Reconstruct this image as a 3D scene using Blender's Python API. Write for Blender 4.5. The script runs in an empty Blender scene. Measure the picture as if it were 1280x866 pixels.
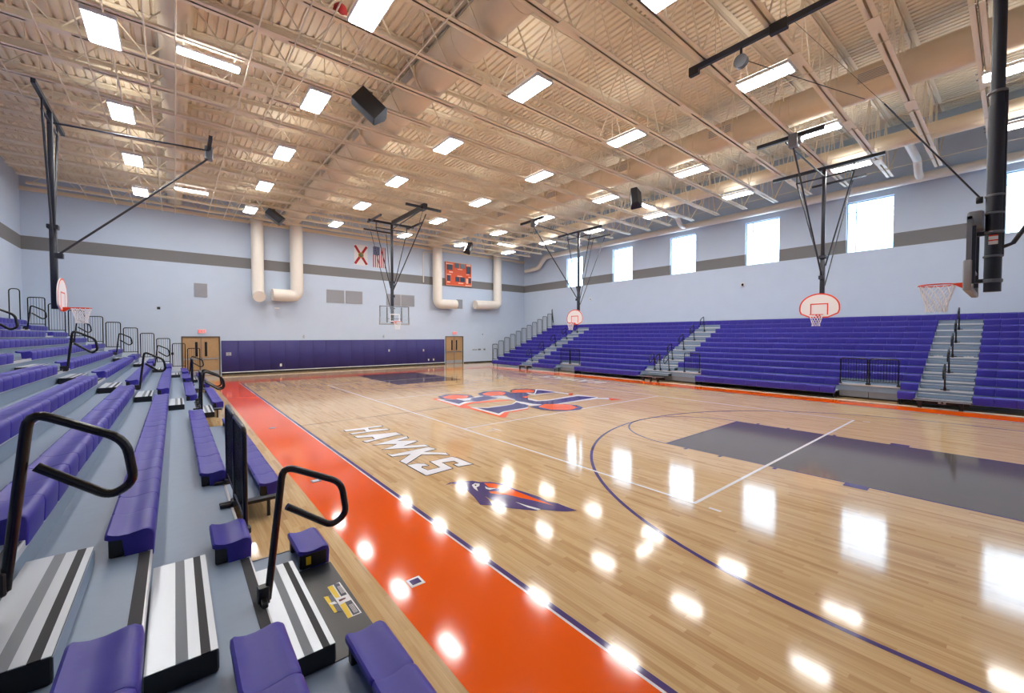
import bpy, math, random
from mathutils import Vector, Matrix
random.seed(7)
C = bpy.context.scene.collection
R = math.radians

# ------------------------------------------------------------------ materials
def srgb(r, g, b):
    f = lambda c: (c/255/12.92) if c/255 <= .04045 else ((c/255+.055)/1.055)**2.4
    return (f(r), f(g), f(b), 1)
MATS = {}
def mat(name, col, rough=.5, metal=0, bump=0, bscale=60, coat=0, var=0, spec=.5, emis=None, estr=0):
    m = bpy.data.materials.new(name); m.use_nodes = True
    n = m.node_tree.nodes; l = m.node_tree.links; b = n['Principled BSDF']
    b.inputs['Base Color'].default_value = col
    b.inputs['Roughness'].default_value = rough
    b.inputs['Metallic'].default_value = metal
    b.inputs['Specular IOR Level'].default_value = spec
    b.inputs['Coat Weight'].default_value = coat
    if emis:
        b.inputs['Emission Color'].default_value = emis; b.inputs['Emission Strength'].default_value = estr
    if bump or var:
        tc = n.new('ShaderNodeTexCoord'); no = n.new('ShaderNodeTexNoise'); no.inputs['Scale'].default_value = bscale
        l.new(tc.outputs['Object'], no.inputs['Vector'])
        if bump:
            bp = n.new('ShaderNodeBump'); bp.inputs['Strength'].default_value = bump; bp.inputs['Distance'].default_value = .01
            l.new(no.outputs['Fac'], bp.inputs['Height']); l.new(bp.outputs['Normal'], b.inputs['Normal'])
        if var:
            mx = n.new('ShaderNodeMix'); mx.data_type = 'RGBA'
            mx.inputs['A'].default_value = col; mx.inputs['B'].default_value = tuple(c*(1-var) for c in col[:3])+(1,)
            l.new(no.outputs['Fac'], mx.inputs['Factor']); l.new(mx.outputs['Result'], b.inputs['Base Color'])
    MATS[name] = m
    return m
def mth(nt, op, a, b=None, c=None):
    n = nt.nodes.new('ShaderNodeMath'); n.operation = op
    for i, v in enumerate((a, b, c)):
        if v is None: continue
        if isinstance(v, (int, float)): n.inputs[i].default_value = v
        else: nt.links.new(v, n.inputs[i])
    return n.outputs[0]

PURPLE = srgb(88, 68, 172)
mat('seat_purple', srgb(58, 51, 156), .4, spec=.32, bump=.04, bscale=25, var=.15)
mat('pad_purple', srgb(52, 47, 116), .55, var=.06, bscale=3)
mat('deck_grey', srgb(132, 151, 174), .42, bump=.05, bscale=9, var=.1)
mat('fascia_grey', srgb(128, 130, 140), .55, var=.1, bscale=5)
mat('black', srgb(24, 25, 30), .38, bump=.03, bscale=80)
mat('black_gloss', srgb(16, 16, 19), .22)
mat('black_step', srgb(26, 29, 36), .35, bump=.05, bscale=40)
mat('grip_black', srgb(42, 44, 50), .7, bump=.2, bscale=300)
mat('grip_grey', srgb(128, 134, 142), .7, bump=.2, bscale=300)
mat('aluminium', srgb(200, 207, 215), .32, metal=.35, bump=.04, bscale=200)
mat('nosing', srgb(205, 208, 214), .35, metal=.3)
mat('paint_cream', srgb(242, 230, 208), .55, bump=.03, bscale=20, var=.06)
mat('deck_cream', srgb(242, 227, 202), .6, var=.1, bscale=3)
mat('duct_cream', srgb(238, 224, 202), .5, bump=.04, bscale=5, var=.06)
mat('duct_white', srgb(232, 226, 216), .45, bump=.04, bscale=4, var=.04)
mat('steel_blue', srgb(168, 186, 204), .5, var=.1, bscale=3)
mat('white', srgb(238, 238, 240), .4)
mat('light_white', srgb(235, 236, 240), .4)
mat('outlet', srgb(225, 222, 215), .4)
mat('mast_black', srgb(38, 42, 54), .4, bump=.03, bscale=50)
mat('iron_black', srgb(26, 27, 31), .5)
mat('orange', srgb(232, 84, 24), .35)
mat('rim_orange', srgb(226, 62, 24), .35)
mat('board_white', srgb(238, 236, 238), .35, var=.03, bscale=6)
mat('grey_metal', srgb(118, 122, 130), .4, metal=.3, bump=.03, bscale=50)
mat('pad_grey', srgb(156, 158, 164), .6, bump=.04, bscale=30)
mat('net', srgb(236, 234, 236), .7)
mat('louvre', srgb(158, 160, 166), .6, bump=.2, bscale=120)
mat('rubber', srgb(22, 21, 22), .8)
mat('red', srgb(160, 24, 30), .5, bump=.02, bscale=10)
mat('exit_red', srgb(205, 40, 48), .5, emis=srgb(225, 70, 80), estr=.5)
mat('exit_face', srgb(240, 196, 198), .5)
mat('yellow', srgb(232, 196, 30), .5)
mat('sticker_grey', srgb(92, 92, 104), .5)
mat('sticker_white', srgb(232, 230, 232), .5)
mat('sticker_red', srgb(96, 20, 30), .5)
mat('display', srgb(36, 44, 66), .3)
mat('board_orange', srgb(214, 78, 20), .45, var=.1, bscale=3)
mat('board_trim', srgb(240, 190, 160), .45)
mat('flag_white', srgb(226, 224, 228), .8, bump=.15, bscale=12)
mat('flag_red', srgb(166, 32, 44), .8, bump=.15, bscale=12)
mat('flag_blue', srgb(48, 56, 100), .8, bump=.15, bscale=12)
mat('flag_gold', srgb(170, 130, 60), .8)
mat('flag_green', srgb(80, 96, 74), .8)
mat('door_wood', srgb(190, 154, 112), .42, var=.25, bscale=7, bump=.03)
mat('door_frame', srgb(84, 76, 68), .5)
mat('dark_glass', srgb(30, 26, 26), .1)
mat('kick', srgb(176, 180, 186), .35, metal=.4)
mat('win_frame', srgb(176, 208, 224), .35, metal=.1)
mat('lens', srgb(255, 255, 255), .4, emis=(1, .985, .96, 1), estr=24)
mat('added_uplight', srgb(255, 255, 255), .4, emis=(1, .97, .92, 1), estr=3.0)  # upward glow added to the fixtures to brighten the roof
mat('speaker_face', srgb(60, 66, 76), .8, bump=.3, bscale=300)

def glass(name, tint, refl=.08, dirt=0):
    m = bpy.data.materials.new(name); m.use_nodes = True; n = m.node_tree.nodes; l = m.node_tree.links
    n.remove(n['Principled BSDF'])
    t = n.new('ShaderNodeBsdfTransparent'); t.inputs[0].default_value = tint
    g = n.new('ShaderNodeBsdfGlossy'); g.inputs['Roughness'].default_value = .03
    d = n.new('ShaderNodeBsdfDiffuse'); d.inputs[0].default_value = (.85, .88, .92, 1)
    m1 = n.new('ShaderNodeMixShader'); m1.inputs[0].default_value = refl
    m2 = n.new('ShaderNodeMixShader'); m2.inputs[0].default_value = dirt
    l.new(t.outputs[0], m1.inputs[1]); l.new(g.outputs[0], m1.inputs[2])
    l.new(m1.outputs[0], m2.inputs[1]); l.new(d.outputs[0], m2.inputs[2])
    l.new(m2.outputs[0], n['Material Output'].inputs[0]); MATS[name] = m
glass('window_glass', (.97, .985, 1, 1), .06)
glass('board_glass', (.93, .96, .97, 1), .06, .10)

def wall_mat():
    m = mat('wall_paint', srgb(196, 202, 212), .75)
    nt = m.node_tree; n = nt.nodes; l = nt.links; b = n['Principled BSDF']
    geo = n.new('ShaderNodeTexCoord'); sep = n.new('ShaderNodeSeparateXYZ'); l.new(geo.outputs['Object'], sep.inputs[0])
    x, y, z = sep.outputs
    s = mth(nt, 'MULTIPLY', mth(nt, 'GREATER_THAN', z, 6.52), mth(nt, 'LESS_THAN', z, 7.17))
    noise = n.new('ShaderNodeTexNoise'); noise.inputs['Scale'].default_value = 1.3; l.new(geo.outputs['Object'], noise.inputs['Vector'])
    mx = n.new('ShaderNodeMix'); mx.data_type = 'RGBA'; mx.inputs['A'].default_value = srgb(198, 213, 233); mx.inputs['B'].default_value = srgb(191, 206, 226)
    l.new(noise.outputs['Fac'], mx.inputs['Factor'])
    m2 = n.new('ShaderNodeMix'); m2.data_type = 'RGBA'; m2.inputs['B'].default_value = srgb(122, 122, 124)
    l.new(s, m2.inputs['Factor']); l.new(mx.outputs['Result'], m2.inputs['A']); l.new(m2.outputs['Result'], b.inputs['Base Color'])
    # block courses as a shallow bump
    cm = n.new('ShaderNodeCombineXYZ'); l.new(mth(nt, 'ADD', x, y), cm.inputs[0]); l.new(z, cm.inputs[1])
    br = n.new('ShaderNodeTexBrick'); br.inputs['Scale'].default_value = 1; br.inputs['Brick Width'].default_value = .4064; br.inputs['Row Height'].default_value = .2032
    br.inputs['Mortar Size'].default_value = .005; br.inputs['Mortar Smooth'].default_value = .6; l.new(cm.outputs[0], br.inputs['Vector'])
    bp = n.new('ShaderNodeBump'); bp.inputs['Strength'].default_value = .25; bp.inputs['Distance'].default_value = .004; bp.invert = True
    l.new(br.outputs['Fac'], bp.inputs['Height']); l.new(bp.outputs['Normal'], b.inputs['Normal'])
wall_mat()

def wood_mat(name, tint_a, tint_b, tint_c, paint=None, pmix=0., rough=.4):
    """maple strip floor: strips run along Y; an optional paint or stain colour over the grain"""
    m = mat(name, tint_a, rough, coat=1.0)
    nt = m.node_tree; n = nt.nodes; l = nt.links; b = n['Principled BSDF']
    b.inputs['Coat Roughness'].default_value = .085; b.inputs['Coat IOR'].default_value = 1.41
    b.inputs['Specular IOR Level'].default_value = .0
    tc = n.new('ShaderNodeTexCoord'); sep = n.new('ShaderNodeSeparateXYZ'); l.new(tc.outputs['Object'], sep.inputs[0])
    x, y, z = sep.outputs
    W = .0572
    row = mth(nt, 'FLOOR', mth(nt, 'DIVIDE', x, W))
    wn = n.new('ShaderNodeTexWhiteNoise'); wn.noise_dimensions = '1D'; l.new(row, wn.inputs['W'])
    col = mth(nt, 'FLOOR', mth(nt, 'DIVIDE', mth(nt, 'ADD', y, mth(nt, 'MULTIPLY', wn.outputs['Value'], 7.3)), .83))
    cv = n.new('ShaderNodeCombineXYZ'); l.new(row, cv.inputs[0]); l.new(col, cv.inputs[1])
    w2 = n.new('ShaderNodeTexWhiteNoise'); w2.noise_dimensions = '2D'; l.new(cv.outputs[0], w2.inputs['Vector'])
    cr = n.new('ShaderNodeValToRGB'); e = cr.color_ramp.elements
    e[0].position = 0; e[0].color = tint_c; e[1].position = 1; e[1].color = tint_b
    a = e.new(.22); a.color = tint_a; a = e.new(.6); a.color = tint_b; a = e.new(.85); a.color = tint_a
    l.new(w2.outputs['Value'], cr.inputs[0])
    mp = n.new('ShaderNodeMapping'); mp.inputs['Scale'].default_value = (55, 1.6, 1); l.new(tc.outputs['Object'], mp.inputs[0])
    gn = n.new('ShaderNodeTexNoise'); gn.inputs['Scale'].default_value = 1; gn.inputs['Detail'].default_value = 4; l.new(mp.outputs[0], gn.inputs['Vector'])
    fac = mth(nt, 'MULTIPLY', mth(nt, 'SUBTRACT', gn.outputs['Fac'], .42), 1.1)
    mx = n.new('ShaderNodeMix'); mx.data_type = 'RGBA'; mx.blend_type = 'MULTIPLY'; mx.clamp_factor = True
    l.new(fac, mx.inputs['Factor']); l.new(cr.outputs[0], mx.inputs['A']); mx.inputs['B'].default_value = srgb(196, 160, 116)
    out = mx.outputs['Result']
    if paint:
        m3 = n.new('ShaderNodeMix'); m3.data_type = 'RGBA'; m3.inputs['Factor'].default_value = pmix
        l.new(out, m3.inputs['A']); m3.inputs['B'].default_value = paint; out = m3.outputs['Result']
    l.new(out, b.inputs['Base Color'])
    # slight cupping of each strip so reflections break up along the boards
    tilt = n.new('ShaderNodeBump'); tilt.inputs['Strength'].default_value = .06; tilt.inputs['Distance'].default_value = .0016
    mp2 = n.new('ShaderNodeMapping'); mp2.inputs['Scale'].default_value = (9, .9, 1); l.new(tc.outputs['Object'], mp2.inputs[0])
    n2 = n.new('ShaderNodeTexNoise'); n2.inputs['Scale'].default_value = 1; n2.inputs['Detail'].default_value = 3; l.new(mp2.outputs[0], n2.inputs['Vector'])
    hh = mth(nt, 'ADD', mth(nt, 'MULTIPLY', w2.outputs['Value'], .01), n2.outputs['Fac'])
    l.new(hh, tilt.inputs['Height']); l.new(tilt.outputs['Normal'], b.inputs['Coat Normal'])
WA, WB, WC = srgb(200, 168, 122), srgb(212, 182, 138), srgb(186, 150, 106)
wood_mat('wood', WA, WB, WC)
wood_mat('wood_stain_grey', WA, WB, WC, srgb(66, 63, 62), .9)
wood_mat('paint_orange', WA, WB, WC, srgb(236, 88, 0), .99)
wood_mat('paint_purple', WA, WB, WC, srgb(62, 52, 118), .96)
wood_mat('paint_white', WA, WB, WC, srgb(232, 232, 236), .97)
wood_mat('paint_dark', WA, WB, WC, srgb(44, 38, 60), .96)

# ------------------------------------------------------------------ mesh builder
class MB:
    def __init__(s): s.v = []; s.f = []; s.m = []; s.mats = []
    def mi(s, name):
        if name not in s.mats: s.mats.append(name)
        return s.mats.index(name)
    def add(s, vs, fs, m):
        o = len(s.v); s.v += [tuple(p) for p in vs]; i = s.mi(m)
        for f in fs: s.f.append([o+k for k in f]); s.m.append(i)
    def box(s, x0, x1, y0, y1, z0, z1, m):
        if x0 > x1: x0, x1 = x1, x0
        if y0 > y1: y0, y1 = y1, y0
        if z0 > z1: z0, z1 = z1, z0
        v = [(x0,y0,z0),(x1,y0,z0),(x1,y1,z0),(x0,y1,z0),(x0,y0,z1),(x1,y0,z1),(x1,y1,z1),(x0,y1,z1)]
        s.add(v, [(0,3,2,1),(4,5,6,7),(0,1,5,4),(1,2,6,5),(2,3,7,6),(3,0,4,7)], m)
    def bbox(s, x0, x1, y0, y1, z0, z1, m, b=.01):
        """box with chamfered edges"""
        if x0 > x1: x0, x1 = x1, x0
        if y0 > y1: y0, y1 = y1, y0
        if z0 > z1: z0, z1 = z1, z0
        b = min(b, (x1-x0)*.45, (y1-y0)*.45, (z1-z0)*.45)
        def ring(i, z):
            return [(x0+b+i,y0+i,z),(x1-b-i,y0+i,z),(x1-i,y0+b+i,z),(x1-i,y1-b-i,z),(x1-b-i,y1-i,z),(x0+b+i,y1-i,z),(x0+i,y1-b-i,z),(x0+i,y0+b+i,z)]
        v = ring(b*.7, z0)+ring(0, z0+b)+ring(0, z1-b)+ring(b*.7, z1)
        f = [tuple(range(7,-1,-1)), tuple(range(24,32))]
        for r in range(3):
            for k in range(8): f.append((r*8+k, r*8+(k+1)%8, (r+1)*8+(k+1)%8, (r+1)*8+k))
        s.add(v, f, m)
    def beam(s, a, b, w, h, m, up=(0,0,1)):
        a = Vector(a); b = Vector(b); d = (b-a).normalized(); u = Vector(up)
        if abs(d.dot(u)) > .98: u = Vector((1,0,0))
        r = d.cross(u).normalized(); u = r.cross(d)
        q = [(-w/2,-h/2),(w/2,-h/2),(w/2,h/2),(-w/2,h/2)]
        v = [a+r*i+u*j for i,j in q]+[b+r*i+u*j for i,j in q]
        s.add(v, [(3,2,1,0),(4,5,6,7),(0,1,5,4),(1,2,6,5),(2,3,7,6),(3,0,4,7)], m)
    def tube(s, pts, r, m, n=8, closed=False, fillet=0, caps=True):
        P = [Vector(p) for p in pts]
        if fillet:
            Q = []; N = len(P)
            for i, p in enumerate(P):
                if not closed and i in (0, N-1): Q.append(p); continue
                a = P[i-1]; c = P[(i+1)%N]; da = (a-p); dc = (c-p)
                t = min(fillet, da.length*.48, dc.length*.48)
                s0 = p+da.normalized()*t; s1 = p+dc.normalized()*t
                for k in range(6):
                    u = k/5; Q.append(s0*(1-u)**2+p*2*u*(1-u)+s1*u*u)
            P = Q
        N = len(P); rings = []; prev = None
        for i in range(N):
            if closed: d = (P[(i+1)%N]-P[i-1]).normalized()
            else: d = (P[min(i+1,N-1)]-P[max(i-1,0)]).normalized()
            if prev is None:
                u = Vector((0,0,1)) if abs(d.z) < .9 else Vector((1,0,0)); rr = d.cross(u).normalized()
            else: rr = (prev-d*prev.dot(d)).normalized()
            prev = rr; uu = rr.cross(d)
            rad = r[i] if isinstance(r, (list, tuple)) else r
            rings.append([P[i]+(rr*math.cos(2*math.pi*k/n)+uu*math.sin(2*math.pi*k/n))*rad for k in range(n)])
        v = [p for g in rings for p in g]; f = []
        for i in range(N if closed else N-1):
            j = (i+1)%N
            for k in range(n): f.append((i*n+k, i*n+(k+1)%n, j*n+(k+1)%n, j*n+k))
        if caps and not closed: f += [tuple(range(n-1,-1,-1)), tuple((N-1)*n+k for k in range(n))]
        s.add(v, f, m)
    def lathe(s, c, prof, m, n=16, axis='Z'):
        v = []; f = []
        for r, h in prof:
            for k in range(n):
                a = 2*math.pi*k/n; p = (r*math.cos(a), r*math.sin(a), h)
                if axis == 'X': p = (p[2], p[0], p[1])
                if axis == 'Y': p = (p[0], p[2], p[1])
                v.append((c[0]+p[0], c[1]+p[1], c[2]+p[2]))
        for i in range(len(prof)-1):
            for k in range(n): f.append((i*n+k, i*n+(k+1)%n, (i+1)*n+(k+1)%n, (i+1)*n+k))
        f += [tuple(range(n-1,-1,-1)), tuple((len(prof)-1)*n+k for k in range(n))]
        s.add(v, f, m)
    def poly(s, pts, z, m, h=0):
        """flat polygon in XY at height z"""
        area = sum(pts[i-1][0]*pts[i][1]-pts[i][0]*pts[i-1][1] for i in range(len(pts)))
        if area < 0: pts = pts[::-1]
        s.add([(x,y,z) for x,y in pts], [tuple(range(len(pts)))], m)
    def prism(s, pts, axis, a, b, m):
        """extrude a closed 2-D outline between a and b along axis X or Y; pts in the remaining plane (.., z)"""
        n = len(pts)
        mk = (lambda p, t: (t, p[0], p[1])) if axis == 'X' else ((lambda p, t: (p[0], t, p[1])) if axis == 'Y' else (lambda p, t: (p[0], p[1], t)))
        v = [mk(p, a) for p in pts]+[mk(p, b) for p in pts]
        f = [tuple(range(n-1,-1,-1)), tuple(range(n,2*n))]+[(k,(k+1)%n,n+(k+1)%n,n+k) for k in range(n)]
        s.add(v, f, m)
    def build(s, name, parent=None, smooth=None, label=None, loc=None, recalc=True):
        me = bpy.data.meshes.new(name); me.from_pydata([tuple(p) for p in s.v], [], s.f)
        for k in s.mats: me.materials.append(MATS[k])
        me.polygons.foreach_set('material_index', s.m)
        me.update()
        if recalc:
            import bmesh
            bm = bmesh.new(); bm.from_mesh(me); bmesh.ops.recalc_face_normals(bm, faces=bm.faces); bm.to_mesh(me); bm.free()
        if smooth:
            me.polygons.foreach_set('use_smooth', [True]*len(me.polygons)); me.set_sharp_from_angle(angle=R(smooth))
        o = bpy.data.objects.new(name, me); C.objects.link(o)
        if parent: o.parent = parent
        if label: o['label'] = label
        if loc: o.location = loc
        return o
def empty(name, loc=(0,0,0), rz=0):
    o = bpy.data.objects.new(name, None); C.objects.link(o); o.location = loc; o.rotation_euler = (0,0,rz); o.empty_display_size = .2
    return o
def tag(o, label=None, cat=None, group=None, kind=None):
    if label: o['label'] = label
    if cat: o['category'] = cat
    if group: o['group'] = group
    if kind: o['kind'] = kind
    return o
def kids(o): return KID.get(o.name, [])
def copy_tree(o, parent=None):
    c = o.copy(); C.objects.link(c)
    if parent: c.parent = parent
    for ch in [q for q in bpy.data.objects if q.parent == o]: copy_tree(ch, c)
    return c
ORD = ['nearest','second','third','fourth','fifth','sixth','seventh','eighth','ninth','tenth','eleventh','twelfth','thirteenth','fourteenth','fifteenth','sixteenth','seventeenth','eighteenth','nineteenth','twentieth','twenty-first','twenty-second','twenty-third','twenty-fourth','twenty-fifth','twenty-sixth']
def nth(i, first='first'): return first if i == 0 else ORD[i]

# ------------------------------------------------------------------ the room
XL, XR, YF, YN = -15.76, 16.1, 18.4, -18.6
H = 12.2
roofz = lambda x: 10.85+.05*x          # underside of the sloping metal deck
def struct(o): o['kind'] = 'structure'; return o

b = MB(); b.box(XL-.3, XR+.3, YN-.3, YF+.3, -.2, 0, 'wood'); floor = struct(b.build('floor'))
b = MB(); b.box(XL-.3, XL, YN-.3, YF+.3, 0, H, 'wall_paint'); struct(b.build('wall_left'))
# far wall with the two door openings
b = MB()
D1, D2 = (-9.85, -8.03), (7.38, 9.15); DH = 2.33
for x0, x1, z0, z1 in [(XL-.3,D1[0],0,H),(D1[0],D1[1],DH,H),(D1[1],D2[0],0,H),(D2[0],D2[1],DH,H),(D2[1],XR+.3,0,H)]:
    b.box(x0, x1, YF, YF+.3, z0, z1, 'wall_paint')
struct(b.build('wall_far'))
b = MB(); b.box(XL-.3, XR+.3, YN-.3, YN, 0, H, 'wall_paint'); struct(b.build('wall_near'))
# window wall
WY = [(11.0,12.78),(6.2,7.98),(1.42,3.2),(-3.36,-1.58),(-8.1,-6.32),(-12.9,-11.1),(-17.6,-15.8)]
WZ0, WZ1 = 6.5, 9.0
b = MB(); b.box(XR, XR+.3, YN-.3, YF+.3, 0, WZ0, 'wall_paint'); b.box(XR, XR+.3, YN-.3, YF+.3, WZ1, H, 'wall_paint')
ys = sorted([v for w in WY for v in w]); edges = [YN-.3]+ys+[YF+.3]
for i in range(0, len(edges), 2): b.box(XR, XR+.3, edges[i], edges[i+1], WZ0, WZ1, 'wall_paint')
struct(b.build('wall_right'))
for i, (y0, y1) in enumerate(WY):
    f = MB(); t = .05; x0, x1 = XR+.12, XR+.2
    f.box(x0, x1, y0, y1, WZ0, WZ0+t, 'win_frame'); f.box(x0, x1, y0, y1, WZ1-t, WZ1, 'win_frame')
    f.box(x0, x1, y0, y0+t, WZ0+t, WZ1-t, 'win_frame'); f.box(x0, x1, y1-t, y1, WZ0+t, WZ1-t, 'win_frame')
    ym = y1-.36; zm = WZ1-.5
    f.box(x0+.01, x1-.01, ym-.02, ym+.02, WZ0+t, WZ1-t, 'win_frame'); f.box(x0+.01, x1-.01, y0+t, y1-t, zm-.015, zm+.015, 'win_frame')
    w = struct(f.build('window_%d' % (i+1)))
    g = MB(); g.box(x0+.035, x0+.041, y0+t, y1-t, WZ0+t, WZ1-t, 'window_glass'); g.build('pane', w)
    s = MB(); s.box(XR+.002, XR+.12, y0, y1, WZ0, WZ0+.02, 'win_frame'); s.build('sill', w)
# ceiling: fluted metal deck on a slope, flutes along Y
b = MB(); pitch = .21; x = XL-.3; top = []
prof = []
while x < XR+.3:
    prof += [(x, 0), (x+.125, 0), (x+.14, .055), (x+.195, .055)]
    x += pitch
v = [(px, YN-.3, roofz(px)+pz) for px, pz in prof]+[(px, YF+.3, roofz(px)+pz) for px, pz in prof]
n = len(prof); b.add(v, [(k, k+1, n+k+1, n+k) for k in range(n-1)], 'deck_cream')
b.add([(XL-.3,YN-.3,roofz(XL)+.15),(XR+.3,YN-.3,roofz(XR)+.15),(XR+.3,YF+.3,roofz(XR)+.15),(XL-.3,YF+.3,roofz(XL)+.15)], [(0,1,2,3)], 'deck_cream')
ceiling = struct(b.build('ceiling', recalc=False))
# trims
b = MB(); b.box(XL, XR, YF-.12, YF, 9.32, 9.5, 'paint_cream'); struct(b.build('trim_1'))
b = MB(); b.box(XL+.01, D1[0]-.05, YF-.02, YF, 0, .1, 'rubber'); b.box(D1[1]+.05, D2[0]-.05, YF-.03, YF, 0, .12, 'rubber'); b.box(D2[1]+.05, XR, YF-.02, YF, 0, .1, 'rubber'); struct(b.build('baseboard_far'))

# doors
def door(i, X, dark):
    x0, x1 = X
    f = MB(); t = .06
    f.box(x0, x0+t, YF-.02, YF+.12, 0, DH, 'door_frame'); f.box(x1-t, x1, YF-.02, YF+.12, 0, DH, 'door_frame'); f.box(x0+t, x1-t, YF-.02, YF+.12, DH-t, DH, 'door_frame')
    d = struct(f.build('door_%d' % i))
    xm = (x0+x1)/2
    for s, (a, c) in ((-1, (x0+t, xm-.004)), (1, (xm+.004, x1-t))):
        l_ = MB(); l_.box(a+.003, c-.003, YF+.03, YF+.075, .01, DH-t-.004, 'door_wood'); leaf = l_.build('door_leaf', d)
        vx = c-.22 if s < 0 else a+.22
        p = MB(); p.box(vx-.06, vx+.06, YF+.022, YF+.031, 1.15, 2.0, 'dark_glass'); p.build('vision_panel', leaf)
        p = MB(); p.box(a+.04, c-.04, YF-.03, YF, .98, 1.04, 'kick' if not dark else 'grey_metal'); p.box(a+.04, a+.1, YF-.03, YF+.03, .95, 1.07, 'kick'); p.box(c-.1, c-.04, YF-.03, YF+.03, .95, 1.07, 'kick'); p.build('panic_bar', leaf)
        p = MB(); p.box(a+.02, c-.02, YF+.024, YF+.031, .03, .3, 'kick'); p.build('kick_plate', leaf)
    p = MB(); p.box(xm-.018, xm+.018, YF-.005, YF+.035, .01, DH-t-.005, 'grey_metal'); p.build('mullion', d)
    p = MB(); p.box(x0-.3, x1+.3, YF+.2, YF+.3, 0, DH+.2, 'door_frame'); p.build('backing', d)
door(1, D1, False); door(2, D2, True)

# ------------------------------------------------------------------ floor markings (parts of the floor)
def offset(pts, d):
    area = sum(pts[i-1][0]*pts[i][1]-pts[i][0]*pts[i-1][1] for i in range(len(pts)))
    s = 1 if area > 0 else -1; out = []; N = len(pts)
    for i in range(N):
        a = Vector(pts[i-1]); p = Vector(pts[i]); c = Vector(pts[(i+1)%N])
        e1 = (p-a); e2 = (c-p)
        if e1.length < 1e-6 or e2.length < 1e-6: out.append(tuple(p)); continue
        n1 = Vector((e1.y,-e1.x)).normalized()*s; n2 = Vector((e2.y,-e2.x)).normalized()*s
        m = n1+n2
        m = m.normalized() if m.length > .2 else n1
        k = min(1/max(m.dot(n1), .4), 2)
        q = p+m*d*k; out.append((q.x, q.y))
    return out
def rect(b, x0, x1, y0, y1, z, m): b.poly([(x0,y0),(x1,y0),(x1,y1),(x0,y1)], z, m)
Z1, Z2, Z3, Z4 = .0008, .0016, .0024, .0032
SX, SY, BX, BY = 7.62, 12.8, 8.66, 13.75
b = MB(); rect(b, -BX, -SX, -BY, BY, Z1, 'paint_orange'); rect(b, SX, BX, -BY, BY, Z1, 'paint_orange')
rect(b, -SX, SX, SY, BY, Z1, 'paint_orange'); rect(b, -SX, SX, -BY, -SY, Z1, 'paint_orange')
b.build('painted_border', floor, label='orange painted border around the court')
b = MB(); w = .055
for s in (-1, 1):
    rect(b, s*SX-w/2, s*SX+w/2, -SY, SY, Z2, 'paint_purple'); rect(b, s*(SX+w*.75)-.012, s*(SX+w*.75)+.012, -SY, SY, Z2, 'paint_white')
    rect(b, -SX, SX, s*SY-w/2, s*SY+w/2, Z3, 'paint_purple')
b.build('boundary_line', floor, label='purple boundary line with a thin white edge')
b = MB(); rect(b, -SX, SX, -.012, .012, Z2, 'paint_dark'); b.build('half_court_line', floor)
for s in (-1, 1):
    b = MB(); rect(b, -1.83, 1.83, s*6.99, s*12.77, Z1, 'wood_stain_grey'); b.build('key', floor, label='dark stained lane before the %s goal' % ('near' if s < 0 else 'far'))
    b = MB()
    for x in (-1.83, 1.83): rect(b, x-.02, x+.02, s*7.01, s*12.75, Z2, 'paint_purple')
    rect(b, -1.83, 1.83, s*7.01-.02, s*7.01+.02, Z3, 'paint_purple')
    for x in (-1, 1):
        for yy in (9.15, 8.2, 7.5): rect(b, x*1.85, x*1.97, s*yy-.03, s*yy+.03, Z4, 'paint_purple')
        rect(b, x*1.85, x*2.02, s*10.13, s*10.43, Z4, 'paint_purple')
    b.build('lane_line', floor)
    def arc(r, cy, a0, a1, ww, m, extra=None):
        b = MB(); N = 64
        for k in range(N):
            t0, t1 = a0+(a1-a0)*k/N, a0+(a1-a0)*(k+1)/N
            q = [((r+dw)*math.cos(t), cy+s*(-1)*(r+dw)*math.sin(t)) for t, dw in ((t0,-ww/2),(t1,-ww/2),(t1,ww/2),(t0,ww/2))]
            b.poly(q, Z2, m)
        return b
    b = arc(6.02, s*11.225, 0, math.pi, .055, 'paint_purple')
    for x in (-6.02, 6.02): rect(b, x-.0275, x+.0275, s*11.22, s*12.75, Z3, 'paint_purple')
    b.build('three_point_line', floor)
    arc(1.83, s*7.01, 0, math.pi, .04, 'paint_purple').build('free_throw_circle', floor)
b = MB(); w = .05
for x in (-4.5, 4.5): rect(b, x-w/2, x+w/2, -9, 9, Z3, 'paint_white')
for y in (-9, 9): rect(b, -4.5-w/2, 4.5+w/2, y-w/2, y+w/2, Z4, 'paint_white')
for y in (-3, 3): rect(b, -4.5, 4.5, y-w/2, y+w/2, Z4, 'paint_white')
for s in (-1, 1):
    rect(b, s*4.5-w/2, s*4.5+w/2, -9.36, -9.2, Z3, 'paint_white')
rect(b, -4.2, -3.9, -3.62, -3.58, Z3, 'paint_white'); rect(b, -3.92, -3.88, -3.8, -3.45, Z4, 'paint_white')
b.build('volleyball_line', floor, label='white volleyball court lines')
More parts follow.
